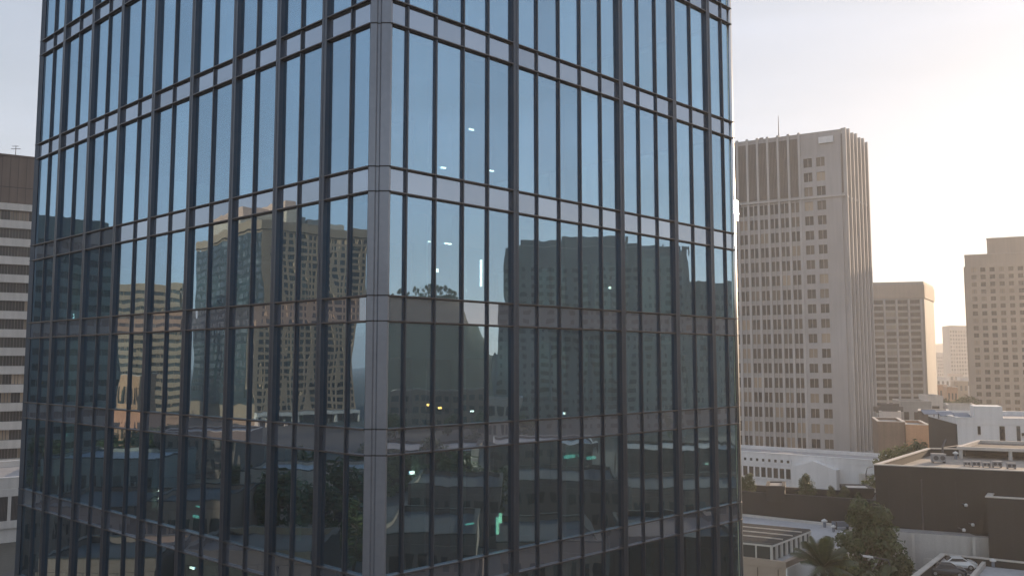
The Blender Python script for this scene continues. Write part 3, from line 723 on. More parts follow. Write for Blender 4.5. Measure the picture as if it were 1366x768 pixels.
# white podium below
f0, f1 = at_z(1130, 702, z_und).xy, at_z(1300, 716, z_und).xy
PO = Building('pale_podium', 'pale grey walled podium under the large dark building', 'podium', [e0+Vector((-3.0,-.4)), e1+Vector((0,-.45)), e2, e3+Vector((-3,0))], z_und-.004, M['concrete_pale'], M['roof'], 0)
def pil(mb):
    v = (e1-e0).normalized(); n_ = nrm_out(e0, e1, BD.cen)
    for i in range(7):
        p = e0+Vector((-3.0,-.4))+v*(i*5.2+.5); mb.obox((p.x,p.y,0), (v.x*.25,v.y*.25,0), (n_.x*.14,n_.y*.14,0), (0,0,z_und-.2))
    p = e0+Vector((-3.0,-.4)); mb.obox((p.x,p.y,z_und-3.6), (v.x*36,v.y*36,0), (n_.x*.09,n_.y*.09,0), (0,0,.12))
part(PO, 'pilaster', M['offwhite'], pil)
def pdark(mb):
    a, b = line_hit(1283, e0, e1), line_hit(1320, e0, e1)+Vector((1,0)); mb.obox((a.x,a.y-1.1,0), (b.x-a.x,b.y-a.y,0), (0,1.0,0), (0,0,z_und+.02))
part(PO, 'dark_wing', M['darkwall'], pdark)
PO.done()
# dark box in front
zc = 12.0
h0 = at_z(1316, 663, zc+.5).xy; h3 = at_z(1338, 649.5, zc+.5).xy
h1 = h0+(e1-e0).normalized()*14; h2 = h3+(e1-e0).normalized()*14
z_b2 = at_y(1320, 746, h0.y).z
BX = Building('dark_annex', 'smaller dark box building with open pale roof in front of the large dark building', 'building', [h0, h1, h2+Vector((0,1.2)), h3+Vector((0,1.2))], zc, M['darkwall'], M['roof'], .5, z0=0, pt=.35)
BX.done()

# roof things on the big dark building
def ac_unit():
    r = empty('air_conditioner', (0,0,0)); mb = MB(); mb.box(-.9,.9,-.45,.45,.25,1.35); mb.box(-.93,.93,-.48,.48,1.352,1.42); mb.build('casing', M['roof'], r)
    for s_ in (-.45,.45):
        mb = MB(); mb.tube([(s_,-.46,.8),(s_,-.50,.8)], [.34,.34], 16); mb.build('fan', M['frame'], r)
    for s_ in (-.75,.75):
        mb = MB(); mb.box(s_-.06,s_+.06,-.4,.4,0,.25); mb.build('foot', M['frame'], r)
    return r
ac = ac_unit(); first = True
acs = [(1252,617,1.5,'large white air conditioner on the sunlit part of the dark building roof',1.3),(1290,621,.9,'air conditioner nearest the left in the row along the dark building parapet',.6),(1302,622,.85,'second air conditioner from the left along the dark building parapet',.75),
       (1316,623,.9,'third air conditioner from the left along the dark building parapet',.7),(1330,623,.8,'fourth air conditioner from the left along the dark building parapet',.85),(1349,625,1.0,'rightmost air conditioner of the row along the dark building parapet',.8)]
for px, py, s_, lb, sc in acs:
    o = ac if first else copy_tree(ac); first = False
    p = at_z(px, py, zr); o.location = (p.x, p.y, zr+.004); o.scale = (sc*.6,sc*.6,sc*.55); o.rotation_euler = (0,0,-.3+.1*s_)
    tag(o, lb, 'air conditioner', 'air conditioners on the dark building roof')
p = at_z(1258, 612, zr); mb = MB(); mb.tube([(p.x,p.y,zr),(p.x,p.y,zr+1.4),(p.x+.6,p.y+.4,zr+2.2)], [.12,.12,.1], 8)
mb.tube([(p.x,p.y,zr+1.3),(p.x+4.2,p.y+3.2,zr+1.3)], [.07,.07], 6); mb.tube([(p.x+4.2,p.y+3.2,zr+1.3),(p.x+4.2,p.y+3.2,zr)], [.08,.08], 6)
tag(mb.build('roof_pipe', M['frame']), 'dark bent pipe run beside the large white air conditioner', 'pipe')
# raised frame/skylight structure at the back right
s0, s3 = at_z(1276, 597, zr+1.2).xy, at_z(1304, 588, zr+1.2).xy
PG = empty('roof_pergola', (s0.x, s0.y, zr), 'raised pale framed roof canopy at the back of the dark building roof', 'canopy')
v = (e1-e0).normalized()
qd = [s0, s0+v*26, s3+v*26, s3]
mb = MB(); mb.ring(qd, offset(qd, .4), zr+1.0, zr+1.35); mb.build('frame', M['coping'], PG)
mb = MB(); mb.prism(offset(qd, .42), zr+.9, zr+1.0); mb.build('roof_deck', M['roofdark'], PG)
for i in range(6):
    p = s0+v*(.4+i*5); mb = MB(); mb.box(p.x,p.x+.3,p.y+.1,p.y+.4,zr,zr+1.0); mb.build('post', M['offwhite'], PG)
    p = s3+v*(.4+i*5); mb = MB(); mb.box(p.x,p.x+.3,p.y-.6,p.y-.3,zr,zr+1.0); mb.build('post', M['offwhite'], PG)

# wall lamps, vents, flues, street lamps
for i, (px, py) in enumerate(((1288,673),(1285,706),(1297,699))):
    q_ = line_hit(px, e0, e1); p = at_y(px, py, q_.y-(.25 if py < 700 else 1.4)); r = empty('wall_lamp', (p.x,p.y,p.z), ['upper wall lamp on the large dark building','lower left wall lamp beside the pale podium','lower right wall lamp beside the pale podium'][i], 'wall lamp', 'wall lamps on the dark building')
    mb = MB(); mb.box(p.x-.05,p.x+.05,p.y-.1,p.y+.9,p.z-.05,p.z+.05); mb.build('bracket', M['frame'], r)
    mb = MB(); mb.tube([(p.x,p.y-.1,p.z-.14),(p.x,p.y-.1,p.z+.03),(p.x,p.y-.1,p.z+.14)], [.14,.17,.08], 12); mb.build('lamp_head', M['frame_white'], r, smooth=True)
def vent():
    r = empty('roof_vent', (0,0,0)); mb = MB(); mb.tube([(0,0,0),(0,0,.7)], [.18,.18], 12); mb.build('stack', M['solar'], r)
    mb = MB(); mb.tube([(0,0,.66),(0,0,.8),(0,0,.98)], [.34,.34,.05], 12); mb.build('cowl', M['frame_white'], r); return r
vn0 = vent(); first = True
for px, py, z, sc, lb in ((1275,612,zr,.9,'round vent between the large air conditioner and the roof canopy'),(1216,614,zr,.7,'small vent near the sunlit left parapet of the dark building'),(1346,660,zc,.7,'vent on the open roof of the smaller dark box'),
        (1112,709,6.0,.8,'vent on the pale terrace beside the skylight'),(1100,703,6.0,1.0,'vent on the pale terrace behind the skylight corner'),(1325,756,zd_+.3,.8,'vent on the flat roof beside the parking deck divider')):
    o = vn0 if first else copy_tree(vn0); first = False; p = at_z(px, py, z); o.location = (p.x, p.y, z+.01); o.scale = (sc,)*3; tag(o, lb, 'roof vent', 'round roof vents')
def duct(px, py, z, L, rz, lb):
    p = at_z(px, py, z); r = empty('roof_duct', (p.x,p.y,z+.01), lb, 'duct', None, rz)
    mb = MB(); mb.box(-L/2,L/2,-.3,.3,.3,.85); mb.box(L/2-.3,L/2+.3,-.34,.34,0,.9); mb.build('duct_run', M['solar'], r, off=(0,0,0))
    for k in range(int(L/1.5)+1):
        mb = MB(); x = -L/2+.3+k*1.5; mb.box(x-.05,x+.05,-.36,.36,0,.88); mb.build('duct_strap', M['frame'], r, off=(0,0,0))
duct(1330,607,zr,5,-.3,'long metal duct on the dark building roof in front of the canopy')
duct(1130,705,6.0,3.4,.1,'short metal duct on the pale terrace behind the large tree')
duct(1185,548,at_y(1185,549,178).z-.4,3,0,'short duct on the cream building roof')
def street_lamp(h):
    r = empty('street_lamp', (0,0,0)); mb = MB(); mb.tube([(0,0,0),(0,0,h*.9),(.3,0,h),(1.6,0,h+.15)], [.11,.08,.06,.05], 8); mb.build('pole', M['frame'], r)
    mb = MB(); mb.obox((1.4,-.14,h+.06), (.8,0,.06), (0,.28,0), (0,0,.12)); mb.build('lamp_head', M['frame_white'], r); return r
# white building behind
zt = at_y(1273, 557, 124).z
wa, wb = fx(1273, 124), fx(1420, 119); wc, wd = wb+Vector((9,18)), fx(1236, 142)
WB = Building('white_block', 'white block with tall dark slit windows and a raised rooftop box', 'building', [wa, wb, wc, wd], zt-.5, M['white'], M['roof'], .5, copem=M['white'])
def slit(px0, px1, y0, y1):
    a, b = line_hit(px0, wa, wb), line_hit(px1, wa, wb); n_ = nrm_out(wa, wb, WB.cen); z0, z1 = at_y(px0, y1, a.y).z, at_y(px0, y0, a.y).z
    mb = MB(); mb.obox((a.x,a.y,z0), (b.x-a.x,b.y-a.y,0), (n_.x*.06,n_.y*.06,0), (0,0,z1-z0)); mb.build('window', M['windark'], WB.root)
    mb = MB(); mb.obox((a.x,a.y,z0-.16), (b.x-a.x,b.y-a.y,0), (n_.x*.16,n_.y*.16,0), (0,0,.14)); mb.build('window_sill', M['offwhite'], WB.root)
slit(1300,1304,568,579); slit(1329,1336,568,590); slit(1351.5,1356.5,568,592); slit(1358,1364,577,581)
def bx(mb):
    a, b = line_hit(1296, wa, wb), line_hit(1334, wa, wb); n_ = -nrm_out(wa, wb, WB.cen); z1 = at_y(1296, 541, 124).z
    mb.obox((a.x-n_.x*.08,a.y-n_.y*.08,zt-.6), (b.x-a.x,b.y-a.y,0), (n_.x*4.5,n_.y*4.5,0), (0,0,z1-zt+.6))
part(WB, 'roof_box', M['white'], bx)
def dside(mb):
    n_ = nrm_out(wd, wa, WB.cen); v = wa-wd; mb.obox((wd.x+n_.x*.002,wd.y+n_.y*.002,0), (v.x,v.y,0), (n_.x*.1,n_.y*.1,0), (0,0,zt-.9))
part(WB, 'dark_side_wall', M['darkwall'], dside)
WB.done()
for i, (px, lb) in enumerate(((1240,'left blue grey solar rack on the white block roof'),(1262,'middle blue grey solar rack on the white block roof'),(1283,'right blue grey solar rack on the white block roof'))):
    p = at_y(px, 553, 134-4*i); r = empty('solar_rack', (p.x, p.y, zt-.5), lb, 'solar panel', 'solar racks on the white block roof')
    mb = MB(); mb.obox((p.x-1.1,p.y-.6,zt-.1), (2.2,0,0), (0,1.2,.6), (0,-.04,.08)); mb.build('panel', M['solar'], r)
    for dx in (-.9,.9):
        mb = MB(); mb.box(p.x+dx-.05,p.x+dx+.05,p.y+.4,p.y+.5,zt-.5,zt+.35); mb.build('leg', M['frame'], r)
# brown boxes
def simple(px0, px1, ytop, Y, depth, name, label, mat, roofm=None, nc=0, nr=0, par=.4, **kw):
    a, b = fx(px0, Y), fx(px1, Y*.99); z = at_y((px0+px1)/2, ytop, Y).z
    t = Building(name, label, 'building', [a, b, b+Vector((4,depth)), a+Vector((4,depth))], z-par, mat, roofm or M['roof'], par, **kw)
    if nc: t.facade(a, b, max(.6, z-4-nr*3.1), z-1.2, nc, nr, wr=.5, hr=.5, pier=.16, band=.14, wmat=M['windark'])
    t.done(); return t
simple(1168,1204,562,160,12,'brown_building','dark brown boxy building just right of the ribbed tower base', M['brownbox'])
simple(1205,1236,566,158,12,'brown_building','orange brown boxy building left of the white block', M['orangebox'], copem=M['coping'])
simple(1171,1199,549,178,10,'rooftop_building','cream low building with equipment on its roof beside the ribbed tower', M['offwhite'], M['roof'])
p = at_y(1185, 549, 182); mb = MB(); mb.box(-2.6,2.6,-1.2,1.2,.25,1.3); mb.box(-1.9,1.9,-1,1,1.302,1.9)
for s_ in (-2.2,2.0): mb.box(s_,s_+.2,-1,1,0,.25)
o = mb.build('roof_plant', M['frame'], off=(0,0,0)); o.location = (p.x, p.y, at_y(1185,549,178).z-.4); tag(o, 'dark roof plant on the cream building beside the ribbed tower', 'roof plant')
simple(1200,1240,535,225,14,'grey_building','low grey building with a dark opening below the slab tower', M['greywall'], nc=3, nr=1)
simple(1236,1256,528,240,14,'grey_building','narrow pale building below the right corner of the slab tower', M['offwhite'], nc=1, nr=1)
simple(1222,1262,548,190,8,'grey_building','long low roof in front of the slab tower foot', M['roofdark'], M['roofwarm'])
simple(1262,1300,540,215,10,'low_roof_building','low pale roofed building left of the white roof box', M['offwhite'], M['roofwarm'])
simple(1345,1400,552,170,10,'low_roof_building','low grey building right of the white roof box under the stone tower', M['greywall'], M['roof'], nc=8, nr=1)
for i, (a, b, yt, Y, mt, lb) in enumerate(((1246,1262,513,420,'orangebox','leftmost orange brick house below the distant hazy block'),(1262,1276,516,400,'orangebox','middle orange brick house below the distant hazy tower'),(1272,1290,508,520,'warmwall','cream and orange house nearest the stone tower'),
    (1248,1266,503,640,'offwhite','pale far house at the foot of the distant hazy block'),(1266,1284,498,760,'beige','tan far house at the foot of the distant hazy tower'),(1280,1300,503,600,'offwhite','pale far house half behind the stone tower'))):
    simple(a,b,yt,Y,12,'brick_house',lb,M[mt],M['red'] if i < 3 else M['roof'],nc=3,nr=1)

# parking deck bottom right
zd = 6.2
g0, g1 = at_z(1205, 776, zd+1.0).xy, at_z(1256, 737, zd+1.0).xy; g2 = at_z(1380, 750, zd+1.0).xy
PK = empty('parking_deck', (g1.x, g1.y, 0), 'walled rooftop parking deck with two cars at the bottom right corner', 'parking deck')
gg = g0+(g0-g1)*.8; qd = [gg, gg+(g2-g1), g2+(g2-g1)*.2, g1]
mb = MB(); mb.prism(offset(qd,.02), 0, zd); mb.build('deck', M['asphalt'], PK)
mb = MB(); mb.ring(qd, offset(qd,.35), 0.02, zd+.9); mb.build('parapet', M['darkwall'], PK)
mb = MB(); mb.ring(offset(qd,-.05), offset(qd,.42), zd+.903, zd+1.0); mb.build('coping', M['coping'], PK)
dv0, dv1 = at_z(1293, 768, zd+.7).xy, at_z(1311, 747, zd+.7).xy
v = (dv1-dv0); vn = Vector((v.y,-v.x)).normalized()*.3; dv0 = dv0-v*.6
mb = MB(); mb.obox((dv0.x,dv0.y,zd), (v.x*1.6,v.y*1.6,0), (vn.x,vn.y,0), (0,0,.7)); mb.build('divider_wall', M['coping'], PK)
mb = MB(); d3 = dv0+v*1.6; w_ = (g2-g1).normalized()*14
mb.prism([dv0+vn*1.1, dv0+vn*1.1+w_, d3+vn*1.1+w_, d3+vn*1.1], zd+.004, zd+.3); mb.build('roof_slab', M['terrace'], PK)
mb = MB(); bdir = (g2-g1).normalized(); ddir = (g0-g1).normalized()
for i in range(1, 8):
    p = g1+ddir*(1.0+i*2.1)+bdir*.8; mb.obox((p.x,p.y,zd+.002), (bdir.x*3.4,bdir.y*3.4,0), (ddir.x*.1,ddir.y*.1,0), (0,0,.006))
mb.build('bay_marking', M['paint'], PK)

# cars
def car_mesh(paint):
    r = empty('parked_car', (0,0,0)); L, Wd = 4.4, 1.8
    prof = [(-2.2,.45),(-2.18,.85),(-1.9,.95),(-1.35,1.0),(-.75,1.42),(.55,1.45),(1.15,1.1),(1.75,1.02),(2.15,.85),(2.2,.45),(1.8,.28),(-1.8,.28)]
    mb = MB(); n_ = len(prof)
    vs = []
    for y in (-.9,-.82,.82,.9):
        for x, z in prof:
            k = .16 if z > 1.05 else 0; yy = y*(1-k) ; s_ = .97 if abs(y) > .85 else 1
            vs.append((x*s_, yy, .28+(z-.28)*(.96 if abs(y) > .85 else 1)))
    fs = [tuple(range(n_)), tuple(3*n_+i for i in range(n_-1,-1,-1))]
    for k in range(3):
        for i in range(n_): fs.append((k*n_+i,(k+1)*n_+i,(k+1)*n_+(i+1)%n_,k*n_+(i+1)%n_))
    mb.add(vs, fs); mb.build('body', paint, r)
    for s_ in (-1,1):
        mb = MB(); y = s_*.762
        q = [(-1.15,1.03),(-.72,1.36),(.48,1.38),(1.0,1.07)]
        mb.add([(x, s_*(.90 if z < 1.1 else .765), z) for x, z in q]+[(x, s_*(.86 if z < 1.1 else .73), z) for x, z in q], [(0,1,2,3),(4,5,6,7),(0,1,5,4),(1,2,6,5),(2,3,7,6),(3,0,4,7)]); mb.build('side_window', M['carglass'], r)
    for q, nm in ((((-1.33,1.03),(-.80,1.415)),'rear_window'),(((1.13,1.13),(.60,1.445)),'windscreen')):
        (x0,z0),(x1,z1) = q; dx = -.012 if nm == 'rear_window' else .02
        mb = MB(); mb.add([(x0+dx,-.66,z0+.02),(x0+dx,.66,z0+.02),(x1+dx,.62,z1+.01),(x1+dx,-.62,z1+.01)]+[(x0+dx,-.66,z0-.03),(x0+dx,.66,z0-.03),(x1+dx,.62,z1-.04),(x1+dx,-.62,z1-.04)],[(0,1,2,3),(4,5,6,7),(0,1,5,4),(1,2,6,5),(2,3,7,6),(3,0,4,7)]); mb.build(nm, M['carglass'], r)
    for x in (-1.35,1.35):
        for y in (-.82,.82):
            mb = MB(); mb.tube([(x,y-.11,.32),(x,y+.11,.32)], [.32,.32], 20); w = mb.build('wheel', M['rubber'], r)
            mb = MB(); sgn = 1 if y > 0 else -1; mb.tube([(x,y+sgn*.09,.32),(x,y+sgn*.12,.32)], [.2,.2], 12); mb.build('rim', M['car_silver'], w, off=(0,0,0))
    for y in (-.62,.62):
        mb = MB(); mb.box(2.10,2.2,y-.2,y+.2,.62,.78); mb.build('headlight', M['headlight'], r)
        mb = MB(); mb.box(-2.2,-2.12,y-.2,y+.2,.68,.84); mb.build('tail_light', M['taillight'], r)
    return r
cars = {k: car_mesh(M[k]) for k in ('car_white','car_dark')}
for k, px, py, rz, lb in (('car_white',1277,750,-.25,'white car parked beside the divider wall on the parking deck'),('car_dark',1262,759,-.3,'dark car parked in front of the white one on the parking deck')):
    p = at_z(px, py, zd+.5); cars[k].location = (p.x, p.y, zd+.004); cars[k].rotation_euler = (0,0,rz); tag(cars[k], lb, 'car', 'cars on the parking deck')
    cars[k].scale = (.72,.72,.72)

# ------------------------------------------------------------ trees and plants
def tree_meshes(h, cr, ch, nleaf, ls, seed, crown_base=.35, lmat='leaf', clumps=26, cone=False):
    rn = random.Random(seed)
    tr = MB(); top_ = h*.82
    tr.tube([(0,0,0),(.04*h*.2,0,h*.25),(-.02*h,.01*h,h*.5),(0,0,top_)], [h*.030,h*.022,h*.015,h*.004], 9)
    cl = []
    for i in range(clumps):
        t = rn.random(); z = h*crown_base+t*(h*(1-crown_base)); 
        prof = math.sin(math.pi*min(1, .12+.88*t)**.8)**.6
        if cone: prof = .12+1.0*(1-t)**.75
        a = rn.uniform(0, 2*math.pi); rr = cr*prof*rn.uniform(.25,.85)
        c = Vector((math.cos(a)*rr, math.sin(a)*rr, z)); s_ = cr*rn.uniform(.22,.40)*((1.05-.5*t) if cone else 1); cl.append((c, s_))
        if i % 2 == 0:
            b0 = Vector((0,0,max(h*.2, z-h*.22))); m_ = (b0+c)/2+Vector((0,0,-.02*h)); tr.tube([b0, m_, c], [h*.009,h*.006,h*.002], 5)
    lf = MB(); vs = []; fs = []
    for i in range(nleaf):
        c, s_ = cl[rn.randrange(len(cl))]
        d = Vector((rn.gauss(0,1), rn.gauss(0,1), rn.gauss(0,.75))).normalized(); r_ = s_*rn.uniform(.45,1.08)**.7
        p = c+d*r_
        nn = (d+Vector((rn.gauss(0,.6),rn.gauss(0,.6),rn.gauss(0,.6)+.4))).normalized(); a = nn.orthogonal().normalized(); b = nn.cross(a)
        th = rn.uniform(0,6.28); a, b = a*math.cos(th)+b*math.sin(th), b*math.cos(th)-a*math.sin(th)
        w = ls*rn.uniform(.6,1.3); n0 = len(vs)
        vs += [p-a*w, p+b*w*.45, p+a*w, p-b*w*.45]; fs.append((n0,n0+1,n0+2,n0+3))
    lf.add(vs, fs); return tr, lf, M[lmat]
def tree(name, h, cr, nleaf, ls, seed, lmat='leaf', **kw):
    r = empty(name, (0,0,0)); tr, lf, lm = tree_meshes(h, cr, h, nleaf, ls, seed, lmat=lmat, **kw)
    tr.build('trunk', M['bark'], r, smooth=True); lf.build('crown', lm, r, recalc=False); return r
def put(r, x, y, z, label, cat='tree', group=None, s=1, rz=0):
    r.location = (x, y, z); r.scale = (s,s,s); r.rotation_euler = (0,0,rz); tag(r, label, cat, group); return r
p = at_y(1157, 720, 80); big = tree('broadleaf_tree', 12.4, 4.6, 15000, .22, 3, clumps=48, crown_base=.25, cone=True)
put(big, p.x, 80, 0, 'large dark broadleaf tree in front of the pale podium')
big2 = tree('broadleaf_tree', 8.4, 2.6, 5000, .16, 8, lmat='leaf_yellow', clumps=30, crown_base=.25)
p = at_y(1128, 760, 74); put(big2, p.x, 74, 0, 'smaller yellow green tree between the palm and the large tree')
def palm(h, nf, fl, seed):
    rn = random.Random(seed); r = empty('palm_tree', (0,0,0)); mb = MB()
    mb.tube([(0,0,0),(.1,0,h*.5),(0,0,h)], [.24,.18,.2], 10); mb.build('trunk', M['bark'], r, smooth=True)
    for k in range(nf):
        a = k*2.4; el = rn.uniform(.1,1.35); mb = MB(); d = Vector((math.cos(a), math.sin(a), 0)); side = Vector((-d.y, d.x, 0)); pts = []
        for i in range(13):
            t = i/12; pts.append(Vector((0,0,h))+d*(fl*t*math.cos(el)*(1-.12*t))+Vector((0,0,fl*(t*math.sin(el)-t*t*(.22+.25*(1-el*.5))))))
        mb.tube(pts, [.035*(1-t/14) for t in range(13)], 4)
        for i in range(1, 27):
            t = i/27*12; i0 = min(11, int(t)); p = pts[i0].lerp(pts[i0+1], t-i0); tt = i/27; ll = fl*.30*math.sin(math.pi*min(1,.12+tt*.85))**.7
            fw = (pts[i0+1]-pts[i0]).normalized()
            for s_ in (-1,1):
                tip = p+side*s_*ll*.8+fw*ll*.55+Vector((0,0,-ll*.35)); w = fw*.065
                mb.add([p-w, p+w, tip], [(0,1,2)])
        mb.build('frond', M['leaf_palm'], r, recalc=False)
    return r
pm_ = palm(8.6, 24, 3.7, 2); p = at_y(1097, 745, 71); put(pm_, p.x, 71, 0, 'palm tree beside the white side wall of the beige building')
pm2 = palm(7.4, 18, 3.0, 5); p = at_y(1165, 780, 68); put(pm2, p.x+1, 68, 0, 'lower palm tree under the large broadleaf tree')
sm = tree('roof_shrub', 2.6, 1.25, 3600, .11, 11, clumps=60, crown_base=.0)
hsh = [(996,641,.95,'bushy green shrub at the left end of the planted terrace'),(1070,634,1.05,'tallest slim shrub on the planted terrace before the white gable'),(1103,652,.62,'small round shrub midway along the planted terrace'),(1121,652,.66,'small upright shrub near the hut on the planted terrace'),(1139,657,.45,'tiny shrub beside the hut on the planted terrace'),(985,645,.8,'small shrub touching the glass tower edge on the planted terrace')]
for i, (px, py, s_, lb) in enumerate(hsh):
    o = sm if i == 0 else copy_tree(sm); p = at_z(px, 660, 8.2)
    p = line_hit(px, d0+dn*2.6, d1+dn*2.6); o = put(o, p.x, p.y, zp-.7, lb, 'shrub', 'shrubs on the planted terrace', s=s_, rz=i*1.3)
md = tree('street_tree', 10.5, 3.6, 2600, .30, 21, lmat='leaf_yellow', clumps=26, crown_base=.2)
md2 = tree('street_tree', 9.5, 3.4, 2600, .30, 22, lmat='leaf', clumps=24, crown_base=.2)
spots = [(1186,132,1.15,md,'yellow green tree beside the foot of the ribbed tower'),(1200,136,1.15,md,'yellow green tree below the brown building'),(1219,138,1.25,md2,'dark tree below the orange brown building'),
         (1236,134,1.05,md2,'dark tree left of the white block by its side wall'),(1264,250,1.35,md,'yellowish tree beside the low pale roofed building'),(1279,265,1.35,md,'yellowish tree in front of the brick houses'),(1290,258,1.5,md2,'dark tree at the foot of the stone tower'),(1252,300,1.3,md2,'dark tree right of the slab tower foot')]
used = set()
for i, (px, Y, s_, src, lb) in enumerate(spots):
    o = src if src.name not in used else copy_tree(src); used.add(src.name); p = fx(px, Y); put(o, p.x, p.y, 0, lb, 'tree', 'street trees right of the glass tower', s=s_, rz=i*1.1)
sl0 = street_lamp(9)
for i, (px, Y, rz, lb) in enumerate(((1213,131,2.6,'street lamp left of the white block'),(1180,72,2.8,'street lamp with pale head in front of the large tree'),(1150,134,.4,'street lamp between the white building and the dark building'))):
    o = sl0 if i == 0 else copy_tree(sl0); p = fx(px, Y); put(o, p.x, p.y, 0, lb, 'street lamp', 'street lamps right of the glass tower', rz=rz)
# wooded far slopes
def ridge(name, pts, depth, kind='structure', mat=None, seed=1):
    """pts: list of (x, y, z) crest points; a rounded hill runs under the crest"""
    rn = random.Random(seed); mb = MB(); n_ = len(pts); prof = [(-1,0),(-.6,.45),(-.25,.9),(0,1),(.3,.85),(.7,.4),(1,0)]
    vs = []
    for i, p in enumerate(pts):
        p = Vector(p); a = Vector(pts[max(0,i-1)]); b = Vector(pts[min(n_-1,i+1)]); d = (b-a); d.z = 0; d.normalize(); s_ = Vector((-d.y,d.x,0))
        for w, hh in prof: vs.append((p.x+s_.x*w*depth, p.y+s_.y*w*depth, p.z*hh*(1+rn.uniform(-.04,.04)) if hh else -1))
    k = len(prof)
    fs = [(i*k+j,(i+1)*k+j,(i+1)*k+j+1,i*k+j+1) for i in range(n_-1) for j in range(k-1)]
    fs += [tuple(range(k)), tuple((n_-1)*k+j for j in range(k-1,-1,-1))]
    mb.add(vs, fs); o = mb.build(name, mat or M['grass'], smooth=True); o['kind'] = kind; return o
rr = random.Random(9)
ridge('hills', [(300+i*110, 1900-abs(i-3)*60, 58+rr.uniform(-12,22)) for i in range(12)], 240)
def wood(name, boxes, n, s_, seed, label=None):
    rn = random.Random(seed); mb = MB(); vs = []; fs = []
    for i in range(n):
        x0,x1,y0,y1,z0,z1 = boxes[rn.randrange(len(boxes))]
        c = Vector((rn.uniform(x0,x1), rn.uniform(y0,y1), z0)); hh = rn.uniform(.5,1)*(z1-z0)
        for k in range(26):
            p = c+Vector((rn.gauss(0,hh*.28), rn.gauss(0,hh*.28), hh*rn.uniform(.2,1))); nn = Vector((rn.gauss(0,1),rn.gauss(0,1),rn.gauss(0,1)+.5)).normalized(); a = nn.orthogonal()*s_; b = nn.cross(a)*.7
            m_ = len(vs); vs += [p-a,p-b,p+a,p+b]; fs.append((m_,m_+1,m_+2,m_+3))
    mb.add(vs, fs); o = mb.build(name, M['leaf'], recalc=False); tag(o, label, 'woodland', kind='stuff'); return o
wood('woodland', [(fx(1235,330).x, fx(1310,620).x, 330, 900, 0, 9)], 160, .9, 3, 'far wooded ground between the distant houses')

# ------------------------------------------------------------ the city mirrored in the glass (it stands left, right and behind the camera)
def mirror(face, p):
    a, b = (A, B_) if face == 'r' else (AL, LE); nn = nrm_out(a, b); p = Vector(p[:2]); return p-nn*(2*(p-a).dot(nn))
def vz(px, py, Y): return at_y(px, py, Y).z
def mb_build(face, name, label, pts, z, wall, **kw):
    q = [mirror(face, p) for p in pts]
    return Building(name, label, kw.pop('cat', 'tower'), q, z, wall, **kw), q
# right face: wide dark slab with a stepped roof
va, vb = fx(668, 300), fx(914, 300); zR = vz(790, 332, 300)
RB, q = mb_build('r', 'mirrored_slab_block', 'wide grey slab block with stepped roofline reflected in the right glass face', [va, vb, vb+Vector((0,26)), va+Vector((0,26))], zR, M['teal_glass_wall'], parapet=.5)
RB.facade(q[0], q[1], 2, zR-6, 17, 19, wr=.5, hr=.5, pier=.5, band=.3, wmat=M['windark'])
def steps(mb):
    for p0, p1, yt in ((700,745,322),(745,786,314),(786,830,316),(830,880,325)):
        a, b = fx(p0, 301), fx(p1, 301); pts = [mirror('r', v_) for v_ in (a, b, b+Vector((0,22)), a+Vector((0,22)))]
        mb.prism(pts, zR-.5, vz((p0+p1)/2, yt, 301))
part(RB, 'roof_step', M['teal_glass_wall'], steps); RB.done()
va, vb = fx(914.5, 312), fx(1010, 312); z = vz(940, 378, 312)
RC, q = mb_build('r', 'mirrored_low_block', 'lower grey block beside the wide slab reflected near the right edge of the glass', [va, vb, vb+Vector((0,22)), va+Vector((0,22))], z, M['teal_glass_wall'], parapet=.5)
RC.facade(q[0], q[1], 2, z-3, 8, 13, wr=.5, hr=.5, pier=.4, band=.3, wmat=M['windark']); RC.done()
# wooded hill at the left of the right face
hp = []
for px, py in ((380,415),(440,402),(500,397),(560,396),(606,397),(622,428),(645,458),(668,474),(760,476),(900,477),(1100,476)):
    p = mirror('r', fx(px, 520)); hp.append((p.x, p.y, vz(px, py, 520)))
ridge('hills', hp, 45, seed=5)
rt = tree('hill_tree', 9.5, 4.6, 700, .8, 31, clumps=12, crown_base=.05)
for i, px in enumerate((500,512,524,532,545,553,561,568,575,583,590,598,605)):
    o = rt if i == 0 else copy_tree(rt); p = mirror('r', fx(px, 520)); s_ = (.75,.9,.6,.5,.8,.7,.9,1.0,.7,.9,.8,.85,.7)[i]
    put(o, p.x, p.y, vz(px, 399, 520)-1, 'tree on the crest of the wooded hill reflected beside the corner column', 'tree', 'trees on the reflected hill crest', s=s_, rz=i)
